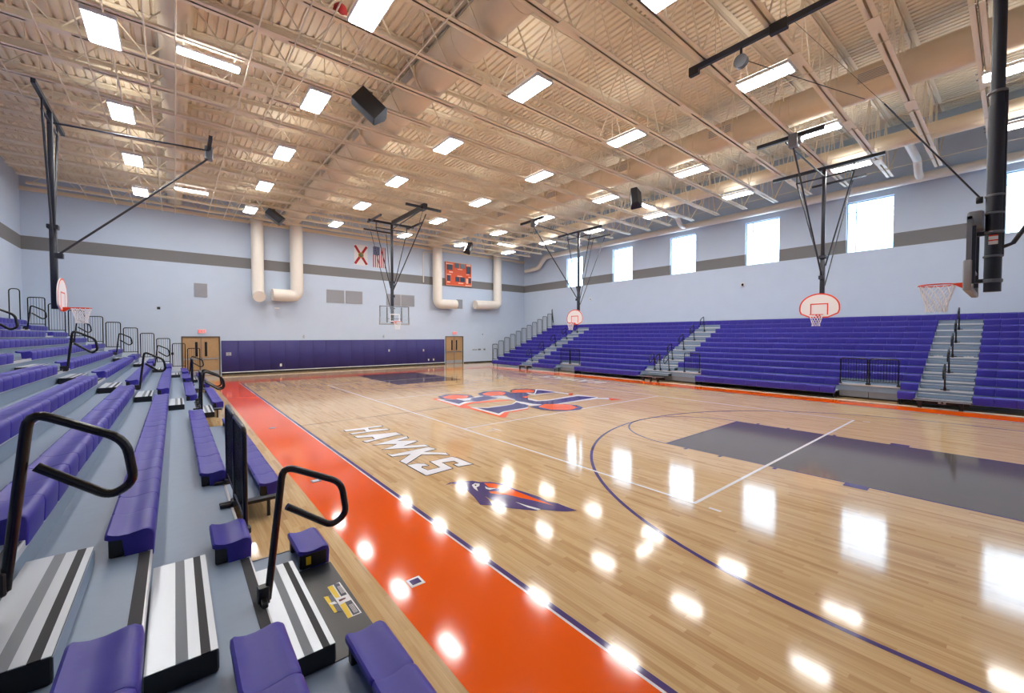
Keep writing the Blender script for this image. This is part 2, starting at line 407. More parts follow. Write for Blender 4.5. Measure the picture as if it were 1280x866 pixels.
LOGO= [('orange', [(-2.7, 2.0), (-2.91, -0.42), (-2.8, -0.61), (-2.87, -2.48), (-2.79, -2.56), (-2.14, -1.94), (-1.41, -1.97), (-1.17, -1.7), (-2.22, -1.76), (-2.59, -1.94), (-2.53, -0.37), (-2.52, -0.09), (-2.21, 0.11), (-0.54, -0.24), (-0.4, -0.12), (-2.11, 0.5), (-2.61, 0.24), (-2.52, 1.97)]), ('orange', [(-2.12, -2.03), (-1.37, -1.95), (-1.1, -1.65), (-1.87, -1.72)]), ('white', [(-2.66, 1.78), (-2.77, -0.02), (-2.39, 0.26), (-1.97, 0.38), (-1.49, 0.31), (-0.71, 0.44), (-0.55, -0.3), (-0.4, -0.12), (-0.32, 0.66), (-0.25, 1.13), (-0.56, 1.17), (-0.92, 1.46), (-1.37, 1.32), (-1.96, 1.44), (-2.47, 1.57)]), ('white', [(-2.63, -0.44), (-2.74, -2.2), (-2.32, -1.89), (-1.3, -1.85), (-0.74, -1.21), (-0.66, -0.47), (-0.87, -0.85), (-1.39, -0.87), (-2.25, -0.84)]), ('white', [(-1.93, -1.79), (-1.21, -1.77), (-0.92, -1.41), (-0.51, -0.36), (-1.19, -0.89)]), ('purple', [(-2.53, 1.46), (-2.55, 0.9), (-2.58, 0.3), (-2.1, 0.66), (-1.72, 0.35), (-0.71, 0.53), (-0.71, 1.11), (-0.84, 1.27), (-1.5, 1.13), (-1.81, 0.8), (-2.1, 1.22)]), ('purple', [(-2.52, -0.71), (-2.58, -1.95), (-2.24, -1.75), (-1.15, -1.68), (-0.81, -1.29), (-0.89, -0.88), (-1.46, -0.96), (-2.3, -0.96)]), ('purple', [(-1.81, -1.65), (-1.15, -1.67), (-0.72, -0.62), (-1.22, -0.94)]), ('white', [(0.02, 0.32), (0.2, 0.11), (0.09, -0.85), (0.5, -0.97), (1.99, -0.82), (2.3, -0.75), (2.42, -1.71), (1.98, -1.97), (0.87, -1.92), (0.02, -1.89), (-0.4, -1.72), (-0.89, -1.46), (-0.77, -0.58)]), ('purple', [(0.35, 1.41), (1.12, 0.89), (-0.67, -1.14), (-0.62, -0.47), (-0.17, 0.66)]), ('purple', [(0.47, 1.13), (1.0, 1.03), (1.07, 0.47), (0.74, 0.42), (0.01, 0.21), (-0.06, -0.19), (-0.11, -0.97), (0.35, -1.12), (2.02, -1.02), (2.35, -1.7), (0.97, -1.75), (0.11, -1.8), (-0.34, -1.66), (-0.58, -1.69), (-0.76, -1.32), (-0.6, -0.47), (-0.52, -0.08)]), ('white', [(-0.64, -0.52), (-0.84, -1.09), (-0.87, -1.52), (-0.62, -1.69), (-0.44, -1.6), (-0.58, -1.3), (-0.59, -0.75)]), ('purple', [(-1.07, -1.67), (-1.12, -2.26), (-0.99, -2.68), (-0.68, -2.95), (-0.14, -3.06), (0.2, -2.88), (0.39, -2.44), (0.25, -2.0), (-0.3, -1.62)]), ('orange', [(-0.85, -1.85), (-0.89, -2.51), (-0.54, -2.89), (-0.29, -2.89), (0.09, -2.74), (0.28, -2.21), (0.05, -1.86), (-0.3, -1.57)]), ('purple', [(-2.3, 2.29), (-1.78, 2.59), (-1.32, 2.38), (-1.1, 1.77), (-1.29, 1.26), (-2.08, 1.25), (-2.49, 1.59)]), ('orange', [(-2.23, 2.1), (-1.68, 2.35), (-1.43, 2.2), (-1.26, 1.64), (-1.67, 1.27), (-2.16, 1.27), (-2.31, 1.68)]), ('purple', [(-0.63, 1.99), (-0.03, 2.36), (0.49, 2.25), (0.68, 1.72), (0.54, 1.31), (-0.02, 0.94), (-0.64, 1.05), (-0.86, 1.49)]), ('orange', [(-0.5, 1.88), (0.05, 2.15), (0.46, 1.96), (0.43, 1.46), (-0.09, 1.0), (-0.58, 1.13), (-0.67, 1.47)]), ('dark', [(0.92, 1.84), (1.44, 2.25), (2.02, 1.9), (1.06, 0.82), (0.62, 1.36)]), ('dark', [(1.3, 2.15), (2.0, 1.89), (2.07, 1.44), (1.23, 0.58), (1.05, 0.92), (0.5, 1.17)]), ('orange', [(1.12, 1.89), (1.82, 1.67), (1.21, 0.99), (0.78, 1.35)]), ('orange', [(1.15, 1.97), (1.88, 1.64), (1.86, 1.28), (1.35, 0.81), (0.6, 1.29)]), ('white', [(1.08, 0.96), (1.1, 0.55), (1.4, 0.77), (2.1, 1.49), (2.28, 1.35), (2.22, 0.27), (2.29, -0.55), (2.08, -0.64), (1.96, 0.11), (1.57, 0.23), (0.89, 0.21), (0.86, 0.55)]), ('purple', [(1.95, 1.24), (2.08, 1.13), (2.12, 0.22), (1.72, 0.38), (1.02, 0.35)]), ('orange', [(2.2, -0.35), (2.48, -0.38), (1.94, -0.83), (1.9, -0.68)]), ('orange', [(0.16, 0.15), (0.53, 0.22), (0.17, -0.19), (0.09, -0.07)]), ('white', [(-1.99, 1.39), (-1.8, 1.02), (-1.75, 0.6), (-2.1, 0.75), (-2.11, 1.21)]), ('white', [(-0.58, 1.13), (-0.26, 0.74), (-0.48, -0.22), (-0.61, -0.33), (-0.51, 0.42), (-0.68, 0.56)]), ('white', [(2.13, -1.84), (2.51, -2.15), (2.31, -2.35), (1.94, -1.99)]), ('orange', [(2.45, -2.16), (2.59, -2.71), (2.1, -2.55)])]
HAWK= [('purple', [(-6.87, -6.17), (-6.74, -6.11), (-6.61, -6.16), (-6.42, -6.28), (-6.37, -6.39), (-6.23, -6.5), (-6.14, -6.69), (-6.14, -6.78), (-6.13, -6.83), (-6.12, -7.01), (-6.07, -7.26), (-6.04, -7.47), (-6.06, -7.64), (-6.0, -7.78), (-5.99, -7.95), (-5.97, -8.12), (-6.1, -8.05), (-6.19, -7.96), (-6.27, -7.86), (-6.32, -7.79), (-6.41, -7.77), (-6.5, -7.65), (-6.64, -7.46), (-6.64, -7.45), (-6.65, -7.16), (-6.64, -6.93), (-6.67, -7.06), (-6.74, -7.26), (-6.75, -7.27), (-6.87, -7.14), (-6.78, -6.84), (-6.7, -6.5), (-6.67, -6.37), (-6.71, -6.25), (-6.75, -6.16)]), ('orange', [(-6.34, -6.48), (-6.23, -6.59), (-6.16, -6.83), (-6.16, -7.05), (-6.14, -7.33), (-6.12, -7.58), (-6.1, -7.8), (-6.18, -7.54), (-6.27, -7.32), (-6.35, -7.11), (-6.42, -7.02), (-6.51, -6.89), (-6.49, -6.81), (-6.36, -6.91), (-6.29, -6.84), (-6.39, -6.67)]), ('white', [(-6.54, -6.43), (-6.45, -6.39), (-6.41, -6.46), (-6.47, -6.54), (-6.54, -6.56), (-6.61, -6.71), (-6.59, -6.56)]), ('dark', [(-6.51, -6.46), (-6.48, -6.44), (-6.48, -6.48), (-6.52, -6.51)]), ('white', [(-6.41, -6.6), (-6.41, -6.69), (-6.33, -6.79), (-6.44, -6.77), (-6.46, -6.7)]), ('white', [(-6.43, -7.37), (-6.39, -7.55), (-6.32, -7.78), (-6.37, -7.78), (-6.42, -7.62)])]
LET= [[(-6.9, -1.26), (-6.43, -1.29), (-5.98, -1.32), (-5.99, -1.46), (-6.36, -1.43), (-6.39, -1.63), (-6.0, -1.78), (-6.0, -1.91), (-6.44, -1.85), (-6.89, -1.85), (-6.9, -1.69), (-6.52, -1.74), (-6.49, -1.51), (-6.91, -1.43)], [(-6.91, -2.06), (-5.99, -2.3), (-5.99, -2.66), (-6.05, -2.58), (-6.57, -2.69), (-6.89, -2.8), (-6.91, -2.63), (-6.63, -2.6), (-6.6, -2.37), (-6.9, -2.26)], [(-6.86, -3.11), (-6.37, -2.93), (-5.96, -2.83), (-6.01, -3.01), (-6.31, -3.1), (-5.98, -3.32), (-5.98, -3.41), (-6.38, -3.58), (-5.98, -3.77), (-5.98, -3.94), (-6.3, -3.84), (-6.62, -3.67), (-6.84, -3.57), (-6.58, -3.46), (-6.43, -3.35), (-6.6, -3.21)], [(-6.89, -3.95), (-6.83, -4.04), (-6.39, -4.02), (-6.01, -4.0), (-5.97, -4.23), (-6.26, -4.28), (-5.95, -4.61), (-5.98, -4.79), (-6.12, -4.6), (-6.38, -4.4), (-6.88, -4.79), (-6.89, -4.55), (-6.53, -4.24), (-6.89, -4.18)], [(-6.89, -4.86), (-6.72, -4.88), (-6.61, -4.98), (-6.61, -5.12), (-6.72, -5.08), (-6.76, -5.16), (-6.74, -5.35), (-6.49, -5.35), (-6.47, -4.93), (-5.99, -4.92), (-5.96, -5.06), (-5.94, -5.56), (-6.22, -5.51), (-6.21, -5.35), (-6.11, -5.36), (-6.1, -5.17), (-6.33, -5.12), (-6.35, -5.53), (-6.86, -5.58), (-6.89, -5.56)]]
STK= [('white', [(-9.19, -8.28), (-9.09, -8.27), (-9.08, -8.77), (-9.18, -8.77)]), ('dark', [(-9.14, -8.27), (-9.1, -8.28), (-9.09, -8.76), (-9.14, -8.76)]), ('yellow', [(-9.19, -8.28), (-9.15, -8.28), (-9.15, -8.48), (-9.18, -8.47)]), ('yellow', [(-9.18, -8.58), (-9.14, -8.57), (-9.15, -8.77), (-9.18, -8.77)]), ('white', [(-9.18, -8.48), (-9.09, -8.48), (-9.09, -8.57), (-9.18, -8.57)]), ('dark', [(-9.17, -8.51), (-9.12, -8.51), (-9.12, -8.53), (-9.17, -8.54)]), ('yellow', [(-9.25, -8.4), (-9.22, -8.41), (-9.22, -8.65), (-9.24, -8.65)]), ('grey', [(-9.22, -8.41), (-9.19, -8.41), (-9.19, -8.66), (-9.22, -8.65)]), ('white', [(-9.24, -8.51), (-9.2, -8.51), (-9.19, -8.55), (-9.23, -8.54)])]
PM = {'orange':'paint_orange','white':'paint_white','purple':'paint_purple','dark':'paint_dark'}
b = MB()
for i, (c, L) in enumerate(LOGO): b.poly(L, .004+.0004*i, PM[c])
b.build('center_logo', floor, label='purple, orange and white interlocked letter logo painted at centre court', recalc=False)
for s in (1, -1):
    b = MB()
    for i, (c, L) in enumerate(HAWK): b.poly([(x*s, y*s) for x, y in L], .004+.0004*i, PM[c])
    b.build('hawk_logo', floor, label='purple and orange bird head painted beside the %s sideline' % ('left' if s > 0 else 'right'), recalc=False)
    b = MB()
    for i, L in enumerate(LET):
        L = [(x*s, y*s) for x, y in L]
        b.poly(offset(L, .018), .004+.0003*i, 'paint_dark'); b.poly(L, .007, 'paint_white')
    b.build('lettering', floor, label='white block letters HAWKS painted beside the %s sideline' % ('left' if s > 0 else 'right'), recalc=False)
for x, y, t in ((-8.38, -8.22, 'near'), (-8.39, -4.66, 'middle'), (-8.24, .17, 'far')):
    b = MB(); b.box(x-.07, x+.07, y-.07, y+.07, .001, .005, 'grey_metal' if t != 'near' else 'white')
    b.box(x-.045, x+.045, y-.04, y+.04, .005, .008, 'paint_purple' if t == 'near' else 'aluminium')
    o = b.build('floor_plate'); tag(o, 'small square floor socket cover in the left orange border, %s one of three' % t, 'floor plate', 'floor socket covers in the orange border')

# ------------------------------------------------------------------ bleachers
RISE, DEPTH, F0, D0, S0 = .258, .6, 9.07, .29, .46
Fk = lambda k: F0+DEPTH*k
Dk = lambda k: D0+RISE*k
Sk = lambda k: S0+RISE*k
MOD = .457
SEATL = [(-.004,-.205),(-.012,-.06),(-.006,-.022),(.018,-.004),(.045,-.002),(.085,-.010),(.13,-.017),(.18,-.016),(.215,-.006),(.238,.004),(.252,-.004),(.254,-.03),(.235,-.042),(.165,-.05),(.152,-.185)]
SEATR = [(-.004,-.252) if i == 0 else p for i, p in enumerate(SEATL)]
def bench(s, k, y0, y1, bank, fine):
    SEAT = SEATL if s < 0 else SEATR
    F, z = Fk(k), Sk(k); n = max(1, round((y1-y0)/MOD)); L = (y1-y0)/n
    cx = sum(p[0] for p in SEAT)/len(SEAT); cz = sum(p[1] for p in SEAT)/len(SEAT)
    b = MB(); N = len(SEAT)
    cuts = [(0,.90),(.006,.965),(.022,.995),(.06,1.0),(.5,1.0),(.94,1.0),(1,.9)] if False else None
    sec = [(.001,.93),(.008,.975),(.03,1.0)]
    sec = sec+[(L-t, q) for t, q in reversed(sec)]
    for i in range(n):
        v = []
        wob = random.uniform(-.002, .002)
        for t, q in sec:
            for u, w in SEAT:
                uu = cx+(u-cx)*q; ww = cz+(w-cz)*(q if w > -.1 else 1)
                v.append((s*(F+uu), y0+i*L+t, z+ww+wob))
        f = [tuple(range(N)), tuple((len(sec)-1)*N+j for j in range(N-1,-1,-1))]
        for a in range(len(sec)-1):
            for j in range(N): f.append((a*N+j, (a+1)*N+j, (a+1)*N+(j+1)%N, a*N+(j+1)%N))
        b.add(v, f, 'seat_purple')
    o = b.build('seat_bench', bank, smooth=50)
    if fine:
        for yy in (y0+.05, y1-.05):
            c = MB(); c.bbox(s*(F+.155), s*(F+.235), yy-.03, yy+.03, Dk(k), z-.046, 'black', .006); c.build('seat_bracket', o)
    return o
def ranges(lo, hi, gaps):
    out = []; cur = lo
    for a, c in sorted(gaps):
        if c <= lo or a >= hi: continue
        if a > cur: out.append((cur, a))
        cur = max(cur, c)
    if cur < hi: out.append((cur, hi))
    return out
RAILP = [(.02,0),(-.10,.855),(-.135,.90),(-.22,.86),(-.53,.685),(-.565,.62),(-.555,.55),(-.50,.435),(-.455,.405),(-.37,.42),(-.16,.57)]
def handrail(s, k, y, bank, lean=0):
    F, z = Fk(k), Dk(k); r = .0235
    pts = [(-.01,.0),(-.115,.90),(-.505,.70),(-.54,.45),(-.435,.385),(-.135,.61)]
    if s < 0 and k > 1: pts = [(u*.93-.05, w) for u, w in pts]
    b = MB(); b.tube([(s*(F+u), y, z+w) for u, w in pts], r, 'black_gloss', n=10, fillet=.085)
    o = b.build('handrail', bank, smooth=60)
    e = .05 if s < 0 and k > 1 else 0
    b = MB(); b.bbox(s*(F-.02-e), s*(F+.05), y-.035, y+.035, z-.02, z+.10, 'black', .008)
    b.bbox(s*(F+.0), s*(F+.035), y-.11, y+.11, z+.0, z+.035, 'black', .006)
    b.build('rail_bracket', o)
    return o
def guard(s, x, y0, y1, z0, z1, bank, bars=7):
    """framed guard panel with vertical bars, in a plane of constant x"""
    b = MB(); r = .021
    b.tube([(x,y0,z0),(x,y0,z1),(x,y1,z1),(x,y1,z0)], r, 'black_gloss', n=8, fillet=.07)
    b.tube([(x,y0,z0+.12),(x,y1,z0+.12)], r*.8, 'black_gloss', n=8)
    o = b.build('guard_rail', bank, smooth=60)
    c = MB()
    for i in range(1, bars+1):
        y = y0+(y1-y0)*i/(bars+1); c.tube([(x,y,z0+.12),(x,y,z1)], .008, 'black_gloss', n=6)
    c.build('rail_bars', o, smooth=60)
    for y in (y0, y1): c = MB(); c.bbox(x-.04, x+.04, y-.045, y+.045, z0-.01, z0+.05, 'black', .01); c.bbox(x, x+s*.14, y-.02, y+.02, z0, z0+.03, 'black', .005); c.build('rail_bracket', o, smooth=60)
    return o
def endrail(s, k, y, bank, short=False):
    F = Fk(k); x0, x1 = s*(F+.06), s*(F+DEPTH-.04); z0 = Dk(k)+.02; z1 = Dk(k)+1.42; r = .02
    b = MB(); b.tube([(x0,y,z0),(x0,y,z1),(x1,y,z1),(x1,y,z0+.22)], r, 'black_gloss', n=8, fillet=.08)
    b.tube([(x0,y,z0+.24),(x1,y,z0+.24)], r*.8, 'black_gloss', n=8)
    o = b.build('end_rail', bank, smooth=60)
    c = MB()
    for i in range(1, 6):
        x = x0+(x1-x0)*i/6; c.tube([(x,y,z0+.24),(x,y,z1)], .007, 'iron_black', n=6)
    c.build('rail_bars', o, smooth=60)
    return o
def bank_build(s, name, label, rows, lo, hi, aisles, cuts, seatgaps, fine, wallx):
    """aisles: (y0,y1) from row 0 up; cuts: (y0,y1) where row 0 deck and seats of rows 0-1 are missing"""
    bank = empty(name, (0, 0, 0)); tag(bank, label, 'bleacher', 'telescopic bleachers along the side walls')
    for k in range(rows):
        F, z = Fk(k), Dk(k); Fe = Fk(k+1) if k < rows-1 else abs(wallx)-.03
        secs = [(lo, hi)] if k else ranges(lo, hi, cuts)
        for a, c in secs:
            b = MB()
            b.box(s*(F+.012), s*(Fe+(.05 if k < rows-1 else 0)), a, c, z-.035, z, 'deck_grey')          # walking deck
            if k: b.box(s*(F+.034), s*(F+.055), a, c, z-RISE-.0, z-.035, 'deck_grey')   # riser
            else: b.box(s*(F+.02), s*(F+.045), a, c, z-.10, z-.035, 'deck_grey')
            b.build('deck', bank)
            b = MB(); b.bbox(s*(F+.004), s*(F+.03), a, c, z-.055, z+.003, 'nosing', .004); b.build('nosing', bank)
        g = (list(aisles) if k < rows-1 else [])+(list(cuts)+seatgaps if k < 2 else [])
        for a, c in ranges(lo, hi, g):
            if c-a > .3: bench(s, k, a, c, bank, fine and k < 4)
        for a, c in aisles:
            top = k == rows-1
            if top: continue
            if k >= 1 or not any(p < (a+c)/2 < q for p, q in cuts):
                b = MB(); b.box(s*(F+.015), s*(F+.075), a+.01, c-.01, z+.0005, z+.004, 'grip_black'); b.build('grip_strip', bank)
            if k < rows-1:
                if k == 0 and any(p < (a+c)/2 < q for p, q in cuts): pass
                F1 = Fk(k+1); h = .129; b = MB()
                b.bbox(s*(F1-.30), s*(F1+.0), a+.02, c-.02, z, z+h-.004, 'black', .006)
                o = b.build('aisle_step', bank)
                t = MB(); zt = z+h
                for u0, u1, m in ((.0,.122,'aluminium'),(.122,.174,'grip_grey'),(.174,.226,'aluminium'),(.226,.268,'grip_black'),(.268,.30,'aluminium')):
                    t.box(s*(F1-u1), s*(F1-u0), a+.022, c-.022, zt-.004, zt, m)
                t.box(s*(F1-.304), s*(F1-.300), a+.03, c-.03, z+.012, zt-.012, 'deck_grey')
                t.build('step_tread', o)
            if k % 2 == 1: handrail(s, k, (a+c)/2-(.08 if s < 0 else 0), bank)
    # legs carrying the front row
    for y in [lo+.05, hi-.05]+[v for a, c in cuts for v in (a-.06, c+.06)]:
        for u in (.12, .5):
            b = MB(); b.box(s*(F0+u), s*(F0+u+.035), y-.018, y+.018, 0, D0-.03, 'black'); b.build('leg', bank)
    return bank
# left bank, seen from inside
LC = [(-7.42,-5.70), (-.27,2.72), (6.9,8.65)]
LA = [(-9.15,-7.88), (1.08,2.45), (11.15,12.45)]
left = bank_build(-1, 'bleacher', 'purple and grey telescopic bleacher filling the left wall, seen from its own aisle', 11, -12.4, 15.3, LA, LC, [], True, XL)
# (the right bank, facing it)
RC = [(-9.27,-7.54), (-2.15,.92), (5.55,7.3)]
RA = [(-11.0,-9.72), (-.64,.66), (9.45,10.75)]
right = bank_build(1, 'bleacher', 'purple and grey telescopic bleacher under the row of high windows on the right', 12, -14.15, 14.15, RA, RC, [], False, XR)
for s, cuts, bank in ((-1, LC, left), (1, RC, right)):
    x = s*(F0+DEPTH+.0)
    for i, (a, c) in enumerate(cuts):
        z0, z1 = Dk(1)+.01, Dk(1)+.96
        w = .79
        if i == 1:
            if s > 0: guard(s, x, a+.08, a+.84, z0, z1, bank)
            else: guard(s, x, a+.3, a+1.1, z0, z1, bank)
            for y in ((-.49, .34) if s > 0 else (1.4, 2.25)): handrail(s, 1, y, bank)
        else:
            m = (a+c)/2; guard(s, x-s*.02, m-.03-w, m-.03, z0, z1, bank, 9); guard(s, x-s*.02, m+.03, m+.03+w, z0, z1, bank, 9)
        # fascia closing the front of row 1
        b = MB()
        m = (a+c)/2
        for y0, y1 in ((a+.01, m-.01), (m+.01, c-.01)):
            if s > 0: b.box(x+s*.05, x+s*.075, y0, y1, .06, Dk(1)-.04, 'fascia_grey')
        if b.v: b.build('fascia_panel', bank)
# end rails at the far ends
for k in range(11):
    endrail(1, k, 14.12, right)
    if k < 10: endrail(-1, k, 15.27, left)
b = MB(); b.tube([(15.75,14.12,Dk(11)+.02),(15.62,14.12,Dk(11)+1.55),(15.8,14.12,Dk(11)+.4)], .02, 'black_gloss', fillet=.05); b.tube([(15.9,14.12,Dk(11)+.02),(15.70,14.12,Dk(11)+1.6)], .02, 'black_gloss'); b.build('end_rail', right, smooth=60)
b = MB(); b.tube([(-15.55,15.27,Dk(10)+.02),(-15.55,15.27,Dk(10)+1.5),(-15.25,15.27,Dk(10)+1.5),(-15.25,15.27,Dk(10)+.02)], .02, 'black_gloss', fillet=.12); b.build('end_rail', left, smooth=60)
# inner short panel of the first end rail
b = MB(); b.tube([(9.2,14.12,.55),(9.2,14.12,1.35),(9.58,14.12,1.35),(9.58,14.12,.55)], .016, 'black_gloss', closed=True, fillet=.04); b.build('end_rail', right, smooth=60)
# black cover with warning labels on the lowest aisle deck, left bank
b = MB(); b.bbox(-(F0-.012), -(F0+.335), -9.13, -7.89, .2905, .2955, 'black_step', .002); b.bbox(-(F0-.012), -(F0+.005), -9.13, -7.89, .16, .292, 'black_step', .004)
cov = b.build('step_cover', left, label='black step cover with yellow warning labels')
SM = {'white':'sticker_white','dark':'display','yellow':'yellow','grey':'sticker_grey'}
b = MB()
for i, (c, L) in enumerate(STK): b.poly(L, .2962+.0004*i, 'sticker_red' if i == 5 else SM[c])
for dy in (0, -.295):
    for j in range(4): b.box(-9.128+j*.008, -9.125+j*.008, -8.33+dy, -8.45+dy, .3, .3005, 'sticker_white')
b.build('warning_label', cov, label='yellow, black and white warning label', recalc=False)
b = MB(); b.box(-(F0+.15), -(F0+.19), -7.89, -7.885, .33, .40, 'yellow'); b.box(-(F0+.02), -(F0+.22), -7.885, -7.875, .30, .42, 'black'); b.build('warning_label', left, label='yellow warning strip under the front seat')
# folding front steps on the right bank
def front_step(y0, y1, legs):
    b = MB(); b.bbox(8.80, 9.05, y0, y1, .235, .265, 'black', .006); o = b.build('front_step', right)
    for y in legs: b = MB(); b.box(8.88, 8.96, y-.05, y+.05, 0, .236, 'black'); b.build('leg', o)
    b = MB(); b.box(8.80, 8.796, y0+.03, y1-.03, .243, .258, 'aluminium'); b.build('edge_strip', o)
front_step(-11.02, -9.68, (-10.78, -9.85)); front_step(-.62, .9, (-.3, .1, .55)); front_step(9.6, 10.7, (9.75, 10.55))
b = MB()
for a, c in [(-10.95,-9.75), (-.6,.62), (9.5,10.7)]:
    b.box(F0-.004, F0+.018, a, c, .12, .245, 'black'); b.box(F0-.009, F0-.003, (a+c)/2-.09, (a+c)/2+.09, .14, .23, 'sticker_white'); b.box(F0-.010, F0-.008, (a+c)/2-.03, (a+c)/2+.02, .16, .21, 'display')
b.build('step_riser', right, label='black aisle riser with a small white notice')
b = MB()
for a, c in ranges(-14.1, 14.1, []): b.box(8.90, 8.93, a, c, .0, .012, 'sticker_white'); b.box(8.93, 8.97, a, c, 0, .008, 'rubber')
b.build('floor_guide', right, label='white and black floor guide strip')
for a, c in RC:
    b = MB(); b.bbox(F0+.04, F0+.56, a-.03, a-.01, .02, Dk(0)-.02, 'black', .004); b.build('end_panel', right)
for a, c in LC:
    for y0, y1 in ((a-.025, a-.005), (c+.005, c+.025)): b = MB(); b.box(-(F0+.02), -(F0+.58), y0, y1, .215, Dk(0)-.0, 'black'); b.build('end_panel', left)
# papers left on a step of the right aisle
for y, t in ((-9.98, 'left'), (-10.75, 'right')):
    b = MB(); b.add([(12.16,y-.13,Dk(5)+.004),(12.3,y-.12,Dk(5)+.02),(12.3,y+.12,Dk(5)+.012),(12.16,y+.13,Dk(5)+.004)], [(0,1,2,3)], 'white')
    b.add([(12.14,y-.05,Dk(5)+.008),(12.18,y+.02,Dk(5)+.05),(12.26,y+.03,Dk(5)+.03),(12.25,y-.05,Dk(5)+.01)], [(0,1,2,3)], 'yellow')
    o = b.build('paper'); tag(o, 'crumpled pale paper lying on the right bleacher aisle, %s of the handrail' % t, 'paper')

# ------------------------------------------------------------------ basketball goals
def goal(pos, ang, kind, label, mast_bottom=3.1, face=.36, ztop=9.2, fwd=4.1, lean=0, rim_z=3.05, rear=True):
    """local +X points to the court; local Y is the width; z is world height"""
    g = empty('basketball_goal', (pos[0], pos[1], 0), ang); tag(g, label, 'basketball goal', 'ceiling hung basketball goals')
    M = 'mast_black'
    def part(fn, name, parent=g, **k):
        b = MB(); fn(b); return b.build(name, parent, **k)
    mw = .1 if kind != 'near' else .098
    part(lambda b: (b.tube([(0,0,mast_bottom),(0,0,6.0)], mw, M, n=14), b.tube([(0,0,6.0),(0,0,ztop)], mw*.82, M, n=14)) if kind == 'near' else
         (b.bbox(-.075,.075,-.075,.075,mast_bottom,5.6,M,.01), b.bbox(-.06,.06,-.06,.06,5.6,ztop,M,.01)), 'mast', smooth=40)
    hw = 1.85 if kind == 'side' else 1.4
    part(lambda b: b.beam((0,-hw,ztop+.04),(0,hw,ztop+.04), .09, .12, M), 'header')
    if kind != 'near':
        part(lambda b: (b.beam((0,-.98,ztop-.32),(0,.98,ztop-.32), .05, .05, M), b.beam((0,-.95,ztop-.32),(0,-.95,ztop), .04, .04, M), b.beam((0,.95,ztop-.32),(0,.95,ztop), .04, .04, M)), 'crossbar')
        for sd in (-1, 1):
            part(lambda b: b.tube([(0,sd*.95,ztop-.34),(0,sd*.09,5.2)], .028, M), 'side_strut')
            if rear: part(lambda b: b.tube([(-2.05,sd*.5,ztop-.1),(-.09,sd*.06,mast_bottom+.9)], .022, M), 'rear_strut')
        if rear: part(lambda b: b.beam((-2.05,-.95,ztop+.0),(-2.05,.95,ztop+.0), .07, .09, M), 'rear_header')
        part(lambda b: b.beam((fwd,-1.0,ztop+.02),(fwd,1.0,ztop+.02), .1, .12, M), 'front_header')
        if kind == 'side': part(lambda b: (b.bbox(fwd-.12,fwd+.12,.0,.26,ztop-.35,ztop+.1,'grey_metal',.02), b.lathe((fwd,.33,ztop-.15), [(.06,-.05),(.13,-.045),(.13,.045),(.06,.05)], 'grey_metal', axis='Y')), 'winch')
        part(lambda b: b.tube([(fwd,.12,ztop-.3),(.08,0,4.75 if kind == 'side' else 5.0)], .03, M), 'diagonal_brace', smooth=60)
        part(lambda b: b.tube([(fwd,-.1,ztop-.1),(.05,0,ztop-.3)], .028, M), 'top_brace', smooth=60)
        part(lambda b: b.bbox(.02,.2,-.09,.09,4.65,4.8,M,.01), 'clamp'); part(lambda b: b.bbox(-.12,.12,-.12,.12,5.5,5.62,M,.01), 'clamp')
        if kind == 'main':
            part(lambda b: (b.beam((.1,0,ztop+.08),(fwd+.1,0,ztop+.08), .13, .2, M), b.bbox(fwd-.3,fwd+.2,-.12,.12,ztop-.1,ztop+.2,M,.02)), 'spine_beam')
            for yy in (-1.25, 1.25): part(lambda b: b.beam((-.5,yy,ztop+.04),(1.5,yy,ztop+.02), .09, .09, M), 'side_beam')
            part(lambda b: (b.tube([(fwd-.2,.05,ztop-.05),(fwd-.9,.2,ztop-.5),(1.6,1.0,ztop-.3)], .015, M)), 'cable')
    # goal hardware
    f = face
    if kind == 'side':
        # white fan board
        out = []
        W, Hh, zb = .685, .99, rim_z-.12
        for k in range(25):
            a = math.pi*k/24; out.append((W*math.cos(a), zb+.42+.57*math.sin(a)))
        out += [(-W, zb+.30), (-W+.05, zb+.16), (-.30, zb), (.30, zb), (W-.05, zb+.16), (W, zb+.30)]
        bd = part(lambda b: b.prism(out, 'X', f-.03, f, 'board_white'), 'backboard', smooth=30, label='white fan-shaped backboard with an orange edge')
        inner = offset(out, -.052)
        b = MB(); n = len(out); vs = [(f+.002, y, z) for y, z in out]+[(f+.002, y, z) for y, z in inner]
        b.add(vs, [(k, (k+1)%n, n+(k+1)%n, n+k) for k in range(n)], 'rim_orange'); b.build('edge_stripe', bd)
        sqw, sz0, sz1, t = .30, rim_z+.0, rim_z+.46, .042
        b = MB()
        for y0, y1, z0, z1 in ((-sqw,-sqw+t,sz0,sz1),(sqw-t,sqw,sz0,sz1),(-sqw,sqw,sz1-t,sz1)): b.box(f+.001, f+.003, y0, y1, z0, z1, 'rim_orange')
        b.build('target_square', bd)
        b = MB(); b.bbox(.05, f-.03, -.16, .16, rim_z-.05, rim_z+.2, M, .01); b.beam((.06,0,rim_z+.2),(f-.03,0,rim_z+.7), .06, .06, M); b.beam((f-.05,-.4,rim_z+.5),(f-.05,.4,rim_z+.5), .04, .04, M); b.build('board_bracket', g)
    else:
        W, z0, z1 = .915, rim_z-.15, rim_z+.92+.0
        bd = part(lambda b: b.box(f-.012, f, -W+.03, W-.03, z0+.03, z1-.03, 'board_glass'), 'backboard', label='clear glass backboard')
        fr = MB(); t = .045; fm = 'grey_metal'
        for a in ((-W,W,z0,z0+t),(-W,W,z1-t,z1),(-W,-W+t,z0,z1),(W-t,W,z0,z1)): fr.box(f-.05, f+.004, *a, fm)
        for a in ((-.4,.4,z0+.3,z0+.34),): fr.box(f-.06, f-.012, *a, fm)
        fr.build('frame', bd)
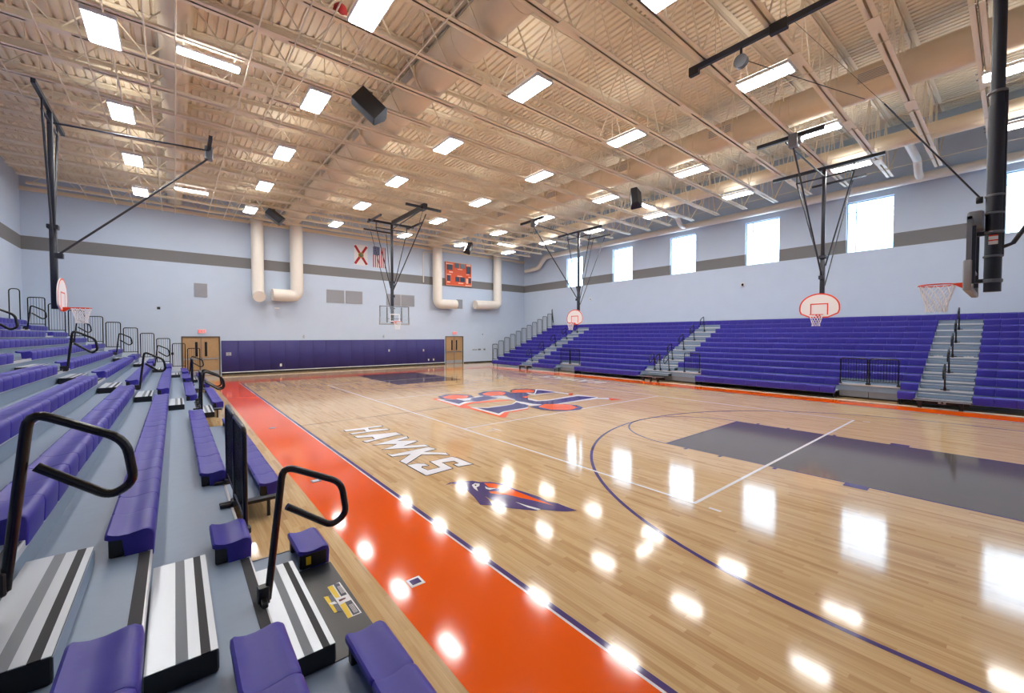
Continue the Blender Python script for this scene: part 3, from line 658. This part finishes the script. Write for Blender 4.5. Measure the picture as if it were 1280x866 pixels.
        b = MB(); t = .05; s0, s1 = rim_z+.0, rim_z+.46
        for a in ((-.305,-.305+t,s0,s1),(.305-t,.305,s0,s1),(-.305,.305,s1-t,s1),(-.305,.305,s0,s0+t)): b.box(f+.001, f+.003, *a, 'board_white')
        b.build('target_square', bd)
        b = MB()
        b.bbox(f-.06, f+.03, -W-.02, W+.02, z0-.035, z0+.03, 'pad_grey', .015)
        for y in (-W, W): b.bbox(f-.06, f+.03, y-.025, y+.025, z0-.03, z0+.42, 'pad_grey', .012)
        b.build('edge_padding', bd, smooth=40)
        b = MB()
        for zz in (rim_z+.02, rim_z+.78):
            b.bbox(.05, f-.05, -.05, .05, zz-.03, zz+.03, M, .008)
            b.tube([(-.0,0,zz)]*1+[(0.001,0,zz+.001)], .01, M) if False else None
            b.lathe((0,0,zz), [(mw+.012,-.02),(mw+.016,0),(mw+.012,.02)], 'grey_metal')
        b.beam((f-.05,-.45,rim_z-.05),(f-.05,-.45,rim_z+.85), .05, .05, M); b.beam((f-.05,.45,rim_z-.05),(f-.05,.45,rim_z+.85), .05, .05, M)
        b.build('board_bracket', g)
    rc = f+.15+.2286
    b = MB(); b.tube([(rc+.2286*math.cos(a), .2286*math.sin(a), rim_z) for a in [2*math.pi*k/32 for k in range(32)]], .011, 'rim_orange', closed=True)
    rim = b.build('rim', g, smooth=60, label='orange steel rim')
    b = MB(); b.prism([(f, rim_z-.12),(f+.02, rim_z-.12),(f+.17, rim_z-.012),(f+.17, rim_z+.012),(f, rim_z+.012)], 'Y', -.075, .075, 'rim_orange'); b.build('rim_bracket', rim)
    b = MB(); NS = 12; rad = lambda t: .222-(.222-.13)*min(t*1.3,1)+.0*t
    L = .45; rr = .0055 if kind != 'side' else .007
    for k in range(NS):
        for d in (1, -1):
            b.tube([(rc+rad(t)*math.cos(2*math.pi*(k+d*t*2.5)/NS), rad(t)*math.sin(2*math.pi*(k+d*t*2.5)/NS), rim_z-.01-L*t) for t in [j/8 for j in range(9)]], rr, 'net', n=5)
    for j in range(2, 8, 2):
        pass
    b.build('net', g, smooth=60, label='white cord net')
    return g
gm = goal((0, 11.9), R(-90), 'main', 'glass backboard goal hanging before the far wall of purple pads', face=.35, mast_bottom=3.05, ztop=9.0, rim_z=3.2)
ga = goal((10.35, -6.78), R(180), 'side', 'white fan backboard goal hanging over the right bleacher, the nearer one', mast_bottom=3.5, rim_z=3.2, fwd=4.1, ztop=9.1)
gb = goal((10.35, 6.34), R(180), 'side', 'white fan backboard goal hanging over the right bleacher, the farther one', mast_bottom=3.5, rim_z=3.2, fwd=4.1, ztop=9.1)
gl = goal((-12.85, 6.2), R(0), 'side', 'white backboard goal on a black pole over the left bleacher, seen edge-on', mast_bottom=3.15, rim_z=3.2, fwd=3.75, ztop=8.9, face=.16, rear=False)
gn = goal((0, -11.56), R(90), 'near', 'thick black mast goal at right edge of photo with edge-on glass backboard', mast_bottom=3.06, face=.24, ztop=9.2, rim_z=3.22)
def npart(fn, name, **k):
    b = MB(); fn(b); return b.build(name, gn, **k)
# extra hardware of the near goal, in its local frame (+X = world +Y, +Y = world -X)
npart(lambda b: (b.tube([(-.08,0,3.62),(-.08,0,6.2)], .034, 'mast_black', n=10), b.tube([(-.08,0,6.2),(.0,0,6.2)], .025, 'mast_black'), b.tube([(-.08,0,3.62),(0,0,3.62)], .02, 'mast_black')) and None, 'side_tube', smooth=60)
npart(lambda b: [b.lathe((0,0,z), [(.1,-.018),(.112,-.012),(.112,.012),(.1,.018)], 'grey_metal') for z in (3.22,)], 'clamp', smooth=40)
for z in (3.62,4.3,4.58,6.2): npart(lambda b: b.lathe((0,0,z), [(.1,-.018),(.112,-.012),(.112,.012),(.1,.018)], 'grey_metal'), 'clamp', smooth=40)
npart(lambda b: b.tube([(-.08,0,3.75),(-.2,0,3.8),(-.9,0,5.2),(-2.6,0,9.2)], .03, 'mast_black', n=8), 'rear_strut', smooth=60)
npart(lambda b: (b.tube([(.14,0,4.56),(1.35,0,6.6)], .013, 'mast_black', n=8), b.tube([(1.35,0,6.6),(2.95,0,9.15)], .004, 'iron_black', n=6), b.bbox(.12,.2,-.04,.04,4.5,4.6,'black',.01)), 'diagonal_brace', smooth=60)
npart(lambda b: (b.beam((-2.7,-.25,9.16),(5.15,-.25,9.16), .09, .13, 'mast_black'), b.bbox(4.95,5.2,-.31,-.19,9.0,9.22,'black',.01), b.bbox(3.0,3.35,-.32,-.18,9.03,9.25,'black',.01)), 'spine_beam')
npart(lambda b: (b.lathe((3.95,-.25,8.78), [(.03,-.07),(.15,-.06),(.15,.06),(.03,.07)], 'grey_metal', axis='Y'), b.tube([(3.95,-.25,8.9),(3.95,-.25,9.12)], .03, 'black')), 'pulley', smooth=50)
npart(lambda b: (b.tube([(3.95,-.25,8.85),(3.5,-2.0,8.95),(2.6,-5.2,9.1)], .01, 'iron_black', n=6)), 'cable', smooth=60)
npart(lambda b: ([b.box(a,a2,.0965,.1,z0,z1,m) for a,a2,z0,z1,m in ((-.05,.05,3.80,3.855,'sticker_white'),(-.05,.05,3.875,3.93,'sticker_white'),(-.05,.05,3.855,3.875,'rim_orange'),(-.05,.05,3.93,3.95,'rim_orange'))]), 'warning_label')
npart(lambda b: b.bbox(.1,.28,-.2,.2,4.05,4.35,'grey_metal',.02), 'height_adjuster', smooth=40)

# ------------------------------------------------------------------ roof trusses
JP = 1.473; J0 = .62
rowsY = [J0+JP*n for n in range(-13, 13) if YN+.2 < J0+JP*n < YF-.2]
def make_truss():
    t = empty('roof_truss'); M = 'paint_cream'; zb = 9.28; xe0, xe1 = XL+.5, 14.15
    b = MB()
    for s in (-1, 1):
        y0 = s*.013; y1 = s*.12
        b.box(xe0, xe1, y0, y1, zb, zb+.012, M); b.box(xe0, xe1, y0, y0+s*.012, zb, zb+.11, M)
    for x in (-12.2, -8.3, -3.1, 2.1, 7.1, 11.7): b.box(x-.35, x+.35, -.125, .125, zb-.012, zb, M)
    b.build('bottom_chord', t)
    b = MB(); 
    for s in (-1, 1):
        b.beam((XL, s*.07, roofz(XL)-.012), (XR, s*.07, roofz(XR)-.012), .11, .02, M, up=(0,0,1)); b.beam((XL, s*.02, roofz(XL)-.07), (XR, s*.02, roofz(XR)-.07), .012, .11, M)
    b.build('top_chord', t)
    b = MB(); P = 1.52; n = int((xe1-xe0)/P); zz = zb+.05
    for i in range(n+1):
        x = xe0+.15+P*i; xm = x+P/2; xn = x+P
        if x > xe1: break
        zt = lambda q: roofz(q)-.06
        if xn <= xe1+.3:
            b.beam((x,0,zz),(xm,0,zt(xm)), .03, .025, M); b.beam((xm,0,zt(xm)),(min(xn,xe1),0,zz), .03, .025, M)
            b.beam((xm,0,zz),(xm,0,zt(xm)), .02, .02, M)
    b.beam((xe1-.3,0,zz),(XR,0,roofz(XR)-.08), .045, .03, M)
    b.build('web', t); return t
proto = make_truss(); NJ = len(rowsY)
for i, y in enumerate(reversed(rowsY)):     # from the far wall towards the camera
    o = proto if i == 0 else copy_tree(proto)
    o.location = (0, y, 0)
    where = 'cream open-web steel roof truss, %s counted from the far wall' % nth(i)
    tag(o, where, 'roof truss', 'parallel roof trusses spanning the gym')
# thin rods bracing the bottom chords, running the length of the hall
rx = [-13.4, -12.4, -11.7, -11.2, -10.55, -10.0, -8.55, -7.8, -7.35, -6.55, -5.4, 2.9, 7.6, 9.95, 12.9]
for i, x in enumerate(rx):
    b = MB(); b.tube([(x, YN, 9.27-.0), (x, YF, 9.27)], .019 if i < 11 else .011, 'paint_cream', n=6); o = b.build('bracing_rod', smooth=60)
    tag(o, 'thin cream rod running lengthwise under the trusses, %s from the left wall' % nth(i), 'bracing rod', 'lengthwise rods under the roof trusses')
b = MB(); b.box(13.75, 13.95, YN, YF, 10.75, 11.3, 'steel_blue'); o = b.build('roof_band'); tag(o, 'pale blue-grey band under the roof running lengthwise near the window wall', 'roof beam')  # long pale blue-grey box just below the deck

# ------------------------------------------------------------------ ducts
def duct(name, pts, r, m, label, seams=True, n=20, fillet=.5, group='round air ducts'):
    b = MB(); b.tube(pts, r, m, n=n, fillet=fillet); o = b.build(name, smooth=50); tag(o, label, 'air duct', group)
    if seams:
        c = MB()
        for i in range(len(pts)-1):
            a, d = Vector(pts[i]), Vector(pts[i+1]); L = (d-a).length; k = 1.2
            while k < L-.5:
                q = a+(d-a)*(k/L); e = (d-a).normalized(); c = MB()
                c.tube([q-e*.012, q+e*.012], r+.008, m, n=n); k += 2.1
                c.build('seam_ring', o, smooth=50)
    return o
d1 = duct('air_duct', [(6.2,YN+.01,9.98),(6.2,YF-.01,9.98)], .48, 'duct_cream', 'wide round cream duct running lengthwise above the right half of the court')
d2 = duct('air_duct', [(-4.15,YN+.01,9.95),(-4.15,YF-.01,9.95)], .5, 'duct_cream', 'wide round cream duct running lengthwise above the left half of the court')
d3 = duct('air_duct', [(-10.0,YN+.01,9.9),(-10.0,YF-.01,9.9)], .33, 'duct_cream', 'narrower round cream duct running lengthwise above the left bleacher')
d4 = duct('air_duct', [(11.7,YN+.01,9.95),(11.7,YF-.01,9.95)], .3, 'duct_cream', 'round cream duct running lengthwise above the right bleacher')
for d, x, r in ((d1, 6.2, .48), (d2, -4.15, .5)):
    for k in range(7):
        y = -13.5+k*4.4; g = MB(); sx = -1
        g.bbox(x+sx*(r+.06), x+sx*(r-.12), y-.45, y+.45, 9.78, 10.12, 'duct_cream', .01)
        for q in range(6): g.box(x+sx*(r+.062), x+sx*(r+.066), y-.4, y+.4, 9.82+q*.047, 9.84+q*.047, 'louvre')
        g.build('supply_grille', d)
# risers on the far wall
yw = YF-.48
duct('air_duct', [(-6.1,yw,10.4),(-6.1,yw,4.95),(-6.1,yw-.55,4.75)], .34, 'duct_white', 'white duct dropping down the far wall, leftmost of four', fillet=.3)
duct('air_duct', [(-3.92,yw,9.5),(-3.92,yw,4.95),(-5.35,yw-.1,4.95)], .38, 'duct_white', 'white duct dropping down the far wall and turning left, second from left', fillet=.35)
duct('air_duct', [(6.4,yw,9.55),(6.4,yw,4.97),(8.1,yw-.1,4.97)], .38, 'duct_white', 'white duct dropping down the far wall left of the scoreboard and turning right', fillet=.35)
duct('air_duct', [(12.5,yw,10.9),(12.5,yw,5.12),(10.0,yw-.1,5.05)], .38, 'duct_white', 'white duct dropping down the far wall right of the scoreboard and turning left', fillet=.35)
duct('air_duct', [(15.65,YN+.01,9.4),(15.65,15.0,9.4),(15.65,15.9,8.55),(15.65,17.6,8.45)], .2, 'duct_white', 'slim white duct running above the high windows', fillet=.25)
for y, t in ((1.9, 'farther'), (-9.0, 'nearer')):
    duct('pipe', [(11.98,y,9.9),(14.6,y,9.9),(15.0,y,9.42),(15.55,y,9.4)], .14, 'duct_white', 'short white elbow duct joining the slim duct above the windows, %s one' % t, seams=False, fillet=.25, group='elbow ducts above the windows')
b = MB(); b.tube([(6.6,YF-.05,9.15),(5.38,YF-.05,9.1),(5.38,YF-.05,6.65)], .045, 'duct_white', fillet=.15); o = b.build('conduit', smooth=50); tag(o, 'thin white conduit bending down the far wall beside a duct', 'conduit')

# ------------------------------------------------------------------ lights
LX = [-11.28, -6.83, -2.37, 2.14, 6.68, 11.2]; LY = [14.75, 10.15, 5.77, 1.33, -3.1, -7.45, -11.75]
def make_light():
    t = empty('ceiling_light'); b = MB(); b.bbox(-.29, .29, -.64, .64, .0, .09, 'light_white', .015); b.build('housing', t)
    b = MB(); b.bbox(-.25, .25, -.60, .60, -.012, .001, 'lens', .004); b.build('diffuser', t)
    b = MB(); b.box(-.17, .17, -.6, .6, .09, .1, 'added_uplight'); b.box(-.27, -.22, -.6, .6, .09, .1, 'added_uplight'); b.box(.22, .27, -.6, .6, .09, .1, 'added_uplight'); b.build('added_fill_glow', t)  # added glowing strips on the housing top, there only to light the ceiling
    for x in (-.2, .2):
        b = MB(); b.box(x-.015, x+.015, -.75, .75, .085, .105, 'grey_metal'); b.build('mounting_rail', t)
    return t
LP = make_light(); first = True
for j, y in enumerate(LY):
    for i, x in enumerate(LX):
        if y < -5 and x < 1 and not (y > -8 and x > -3): 
            if y < -8 or x < -7: continue
        o = LP if first else copy_tree(LP); first = False
        o.location = (x, y, 9.2); 
        o.children[0]; 
        tag(o, 'lit rectangular ceiling light, %s row from the far wall, %s from the left wall' % (nth(j), nth(i)), 'ceiling light', 'grid of lit ceiling panels')
t = empty('strip_light'); b = MB(); b.bbox(-.64, .64, -.13, .13, 0, .07, 'light_white', .02); b.build('housing', t)
b = MB(); b.bbox(-.62, .62, -.12, .12, -.035, .001, 'lens', .02); b.build('diffuser', t)
for x in (-.5, .5): b = MB(); b.box(x-.012, x+.012, -.6, 1.3, .068, .09, 'paint_cream'); b.build('mounting_rail', t)
for i, (x, y, l) in enumerate(((-9.35,.95,'above the left bleacher, nearer one'),(-9.4,12.85,'above the left bleacher, farther one'),(9.25,.6,'over the right side, beside a black speaker'),(9.1,12.5,'over the right side, farthest one'))):
    o = t if i == 0 else copy_tree(t); o.location = (x, y, 9.17); tag(o, 'long lit strip light set crosswise, '+l, 'strip light', 'crosswise strip lights')
# ------------------------------------------------------------------ speakers
def speaker(x, y, z, axis, face, label):
    t = empty('loudspeaker', (x, y, z)); tag(t, label, 'loudspeaker', 'black loudspeakers hung under the trusses')
    Z = Vector(axis).normalized(); Y = -(Vector(face)-Z*Vector(face).dot(Z)).normalized(); X = Y.cross(Z)
    Mx = Matrix((X, Y, Z)).transposed()
    def bake(b):
        b.v = [tuple(Mx @ Vector(p)) for p in b.v]; return b
    hexa = [(-.27,.2),(-.14,-.24),(.14,-.24),(.27,.2),(.2,.26),(-.2,.26)]
    b = MB(); b.prism(hexa, 'Z', -.42, .42, 'black'); bake(b).build('cabinet', t)
    b = MB(); b.box(-.13,.13,-.252,-.241,-.39,.39,'speaker_face'); bake(b).build('grille', t)
    b = MB(); b.tube([(0,0,0),(0,0,9.3-z)], .018, 'black', n=6); b.box(-.1,.1,-.02,.02,9.28-z,9.32-z,'black'); b.build('hanger', t)
speaker(-5.73, 0, 8.88, (-.58,.35,.62), (.4,-.35,-.85), 'large black loudspeaker under the trusses, nearest on the left side')
speaker(-5.8, 13.95, 8.88, (-.75,.2,.62), (.5,-.6,-.6), 'black loudspeaker under the trusses near the far wall, left side')
speaker(6.85, -.28, 8.88, (.25,.25,.9), (-.9,-.5,-.3), 'black angular loudspeaker beside a strip light, right side')
speaker(6.78, 13.9, 8.88, (.5,.3,.75), (-.6,-.7,-.3), 'small dark loudspeaker above the scoreboard')

# ------------------------------------------------------------------ far-wall fittings
n = 18; w = (7.28+7.98)/n
mb = MB(); mb.bbox(0.002, w-.002, -.05, 0, .17, 2.07, 'pad_purple', .008); PAD = mb.build('wall_pad', smooth=40)
for i in range(n):
    o = PAD if i == 0 else PAD.copy()
    if i: C.objects.link(o)
    o.location = (-7.98+w*i, YF-.001, 0); tag(o, 'purple padded wall panel on the far wall, %s from the left-hand doors' % (nth(i)), 'wall pad', 'row of purple wall pads')
b = MB(); b.box(-7.98, 7.28, YF-.06, YF, .12, .165, 'white'); struct(b.build('trim_2'))
def plate(name, x, z, w, h, label, cat, m='outlet', y=YF-.053, slots=True, group=None):
    b = MB(); b.bbox(x-w/2, x+w/2, y-.012, y, z-h/2, z+h/2, m, .003); o = b.build(name); tag(o, label, cat, group)
    if slots:
        c = MB()
        for dz in (-.25, .25): c.box(x-w*.2, x+w*.2, y-.014, y-.012, z+h*dz-h*.08, z+h*dz+h*.08, 'grey_metal')
        c.build('socket_face', o)
    return o
G = 'outlets set in the purple wall pads'
plate('outlet', -4.83, .47, .11, .17, 'white outlet low on the purple pads, leftmost', 'outlet', group=G)
plate('outlet', 2.47, 1.25, .11, .17, 'white outlet at mid height on the purple pads, left of centre', 'outlet', group=G)
plate('outlet', 5.35, 1.2, .11, .17, 'white outlet at mid height on the purple pads near the right doors', 'outlet', group=G)
plate('outlet', 5.8, .42, .11, .15, 'white outlet low on the pads near the right doors, left of a pair', 'outlet', group=G)
plate('outlet', 6.25, .42, .11, .15, 'white outlet low on the pads near the right doors, right of a pair', 'outlet', group=G)
plate('wall_phone_plate', -7.62, 1.26, .26, .2, 'square metal intercom plate on the purple pads beside the left doors', 'intercom plate', m='kick')
for x, l in ((-3.47, 'left'), (2.04, 'right')):
    b = MB(); b.box(x-.06, x+.06, YF-.05, YF, 2.28, 2.32, 'kick'); b.box(x-.02, x+.06, YF-.09, YF-.05, 2.2, 2.42, 'kick'); o = b.build('wall_bracket'); tag(o, 'small metal bracket just above the purple pads, %s one' % l, 'bracket', 'brackets above the pads')
for x0, x1, z0, z1, l in ((-9.22,-8.6,4.63,5.42,'small square, above the left doors'),(-1.97,-.78,4.67,5.57,'leftmost of the three by the goal'),(-.68,.5,4.67,5.57,'middle of the three by the goal'),(2.3,4.6,4.67,5.55,'wide, behind the glass backboard goal'),(8.46,9.08,4.68,5.47,'small, below the scoreboard')):
    b = MB(); b.bbox(x0, x1, YF-.04, YF-.001, z0, z1, 'louvre', .008); o = b.build('return_grille'); tag(o, 'flat grey return air grille on far wall, '+l, 'air grille', 'grey grilles on the far wall')
    c = MB(); k = z0+.05
    while k < z1-.04: c.box(x0+.03, x1-.03, YF-.044, YF-.04, k, k+.012, 'fascia_grey'); k += .05
    if x1-x0 > 2: c.box((x0+x1)/2-.012, (x0+x1)/2+.012, YF-.046, YF-.04, z0, z1, 'white')
    c.build('louvre_slats', o)
# scoreboard
X0, X1, z0, z1 = 7.38, 9.92, 6.6, 8.55
sb = empty('scoreboard', (X0, YF, z0)); tag(sb, 'orange scoreboard with dark unlit displays high on the far wall', 'scoreboard')
W_, H_ = X1-X0, z1-z0
b = MB(); b.bbox(0, W_, -.16, 0, 0, H_, 'board_orange', .012); b.build('cabinet', sb)
b = MB()
for q in ((0,W_,0,.03),(0,W_,H_-.03,H_),(0,.03,0,H_),(W_-.03,W_,0,H_)): b.box(q[0],q[1],-.175,-.16,q[2],q[3],'board_trim')
b.build('edge_trim', sb)
for a0,a1,c0,c1 in ((.1,.62,1.28,1.72),(.85,1.28,1.5,1.9),(1.4,1.85,1.5,1.9),(2.0,2.46,1.1,1.72),(.1,.42,.35,.82),(.9,1.3,.35,.75),(1.38,1.85,.35,.75),(2.25,2.48,.3,.74)):
    b = MB(); b.box(a0,a1,-.17,-.16,c0,c1,'display'); o = b.build('display_window', sb)
b = MB()
for a0,a1,c0,c1 in ((.05,.7,1.74,1.82),(.3,.66,1.06,1.16),(.1,.5,.86,.92),(.1,.4,.22,.3),(1.15,1.6,1.38,1.44),(1.1,1.6,.8,.86),(1.2,1.7,.2,.28),(2.0,2.46,1.76,1.9),(2.0,2.3,1.0,1.05),(2.2,2.46,.78,.86),(1.98,2.18,.25,.68),(1.9,2.5,.06,.14)):
    b.box(a0,a1,-.168,-.16,c0,c1,'board_trim')
b.build('caption_strip', sb)
# flags hung flat on the wall
fx0, fx1, fz0, fz1 = -.06, .9, 7.48, 8.95; cx, cz = (fx0+fx1)/2, (fz0+fz1)/2
b = MB(); b.box(fx0, fx1, YF-.012, YF-.002, fz0, fz1, 'flag_white'); fl = b.build('flag'); tag(fl, 'white flag with a red diagonal cross and centre seal on the far wall', 'flag')
b = MB()
for (ax, az), (bx_, bz) in (((fx0,fz0),(fx1,fz1)),((fx0,fz1),(fx1,fz0))):
    d = Vector((bx_-ax, 0, bz-az)).normalized(); p = Vector((-d.z,0,d.x))*.085; a = Vector((ax,YF-.0135,az))+d*.1; c = Vector((bx_,YF-.0135,bz))-d*.1
    b.add([a-p-d*0,c-p,c+p,a+p], [(0,1,2,3)], 'flag_red')
b.build('saltire', fl, recalc=False)
b = MB(); b.lathe((cx,YF-.016,cz), [(.2,0),(.2,-.001)], 'flag_gold', n=28, axis='Y'); b.lathe((cx,YF-.018,cz), [(.13,0),(.13,-.001)], 'flag_green', n=24, axis='Y'); b.lathe((cx+.02,YF-.0195,cz+.03), [(.05,0),(.05,-.001)], 'flag_gold', n=12, axis='Y'); b.build('seal', fl)
fx0, fx1, fz0, fz1 = 1.32, 2.26, 7.45, 8.98
b = MB(); n = 13
for i in range(n):
    a = fx0+(fx1-fx0)*i/n; b.box(a, fx0+(fx1-fx0)*(i+1)/n, YF-.012, YF-.002, fz0, fz1, 'flag_red' if i % 2 == 0 else 'flag_white')
fl = b.build('flag'); tag(fl, 'red and white striped flag with blue starred field hung vertically on the far wall', 'flag')
ca, cc, cz0 = fx0, fx0+(fx1-fx0)*7/13, fz1-.62
b = MB(); b.box(ca, cc, YF-.0145, YF-.012, cz0, fz1, 'flag_blue'); cn = b.build('canton', fl)
b = MB()
for i in range(9):
    for j in range(11):
        if (i+j) % 2 == 0:
            px, pz = ca+(cc-ca)*(i+1)/10, cz0+(fz1-cz0)*(j+1)/12; st = []
            for k in range(10):
                rr = .02 if k % 2 == 0 else .008; an = math.pi/2+math.pi*k/5; st.append((px+rr*math.cos(an), YF-.0155, pz+rr*math.sin(an)))
            b.add(st, [tuple(range(10))], 'white')
b.build('stars', cn, recalc=False)
# exit signs: red letters on a pale face
def exit_sign(x, z, label):
    b = MB(); b.bbox(x-.19, x+.19, YF-.07, YF-.0, z-.12, z+.12, 'exit_face', .012); o = b.build('exit_sign'); tag(o, label, 'exit sign', 'lit exit signs above the doors')
    c = MB(); y = YF-.075; h = .075; t = .018
    def bar(a, b_, w=t): c.beam((x+a[0], y, z+a[1]), (x+b_[0], y, z+b_[1]), .008, w, 'exit_red', up=(0,0,1)) if abs(a[0]-b_[0]) > .001 and abs(a[1]-b_[1]) < .001 else c.beam((x+a[0], y, z+a[1]), (x+b_[0], y, z+b_[1]), w, .008, 'exit_red', up=(0,1,0))
    def hb(x0, x1, zz): c.box(x+x0, x+x1, y-.004, y+.004, z+zz-t/2, z+zz+t/2, 'exit_red')
    def vb(x0, z0, z1): c.box(x+x0-t/2, x+x0+t/2, y-.004, y+.004, z+z0, z+z1, 'exit_red')
    vb(-.15,-h,h); hb(-.155,-.09,h-t/2); hb(-.155,-.1,0); hb(-.155,-.09,-h+t/2)
    for sg in (1,-1): c.add([(x-.07,y-.004,z-h*sg),(x-.05,y-.004,z-h*sg),(x+.01,y-.004,z+h*sg),(x-.01,y-.004,z+h*sg)], [(0,1,2,3)], 'exit_red')
    vb(.045,-h,h); hb(.085,.165,h-t/2); vb(.125,-h,h)
    c.build('lettering', o)
exit_sign(-8.9, 2.62, 'red exit sign above the double doors at left'); exit_sign(8.27, 2.6, 'red exit sign above the double doors at right')
# control boxes right of the right doors
for x, z, w, h, l in ((10.35,1.14,.5,.06,'long narrow switch strip'),(10.85,1.15,.3,.12,'rectangular dark switch box'),(11.4,1.15,.2,.14,'small dark control box'),(11.2,2.5,.1,.1,'tiny dark sensor high')):
    plate('control_plate', x, z, w, h, l+' on the wall right of the right doors', 'control plate', m='grey_metal', y=YF-.0, slots=False, group='control boxes on the far wall')
plate('sensor', -10.8, 3.9, .14, .14, 'small dark round camera on the far wall upper left of the doors', 'camera', m='black', y=YF, slots=False)
plate('wall_plate', -5.0, 4.15, .3, .09, 'small white bracket plate on far wall under the left duct', 'wall plate', m='white', y=YF, slots=False)
plate('light_switch', -9.95-.3, 1.35, .12, .14, 'small dark switch on the far wall left of the left doors', 'switch', m='black', y=YF, slots=False)
for y, z, l in ((-1.5, 5.39, 'nearer'), (10.07, 5.33, 'farther')):
    b = MB(); b.bbox(XR-.1, XR, y-.11, y+.11, z-.12, z+.12, 'white', .02); o = b.build('strobe_box'); c = MB(); c.bbox(XR-.13, XR-.1, y-.06, y+.06, z-.07, z+.07, 'dark_glass' if l == 'nearer' else 'kick', .01); c.build('strobe_lens', o); tag(o, 'small white alarm box on the window wall, %s one' % l, 'alarm box', 'alarm boxes on the window wall')
# ball caught in the roof, smoke detector
b = MB(); b.lathe((-7.19,-2.25,9.5), [(.01,-.2),(.07,-.18),(.13,-.1),(.15,0),(.13,.09),(.07,.15),(.01,.17)], 'red', n=20); o = b.build('ball', smooth=60); tag(o, 'deep red ball caught among the roof trusses at the top', 'ball')
b = MB(); b.lathe((-7.23,4.3,9.58), [(.2,-.02),(.24,0),(.22,.06),(.1,.08)], 'duct_white', n=24); b.tube([(-7.23,4.3,9.6),(-7.23,4.3,10.5)], .012, 'duct_white'); o = b.build('ceiling_disc', smooth=50); tag(o, 'round white disc fixture hanging among the trusses on the left', 'ceiling fixture')

# ------------------------------------------------------------------ light from outside, camera
w = bpy.data.worlds.new('World'); bpy.context.scene.world = w; w.use_nodes = True
bg = w.node_tree.nodes['Background']; bg.inputs[0].default_value = (.66, .83, 1, 1); bg.inputs[1].default_value = 4.2
cam = bpy.data.cameras.new('Camera'); co = bpy.data.objects.new('Camera', cam); C.objects.link(co); bpy.context.scene.camera = co
cam.sensor_fit = 'HORIZONTAL'; cam.sensor_width = 36; cam.lens = 514.64*36/1280; cam.clip_start = .05; cam.clip_end = 200
yaw, pit = .685882832, -.02560429
F = Vector((math.sin(yaw)*math.cos(pit), math.cos(yaw)*math.cos(pit), math.sin(pit)))
co.location = (-10.123, -11.8091, 2.35322)
co.rotation_euler = F.to_track_quat('-Z', 'Y').to_euler()
sc = bpy.context.scene
sc.view_settings.view_transform = 'Standard'; sc.view_settings.look = 'None'; sc.view_settings.gamma = 1; sc.view_settings.use_curve_mapping = False
sc.view_settings.exposure = 1.12
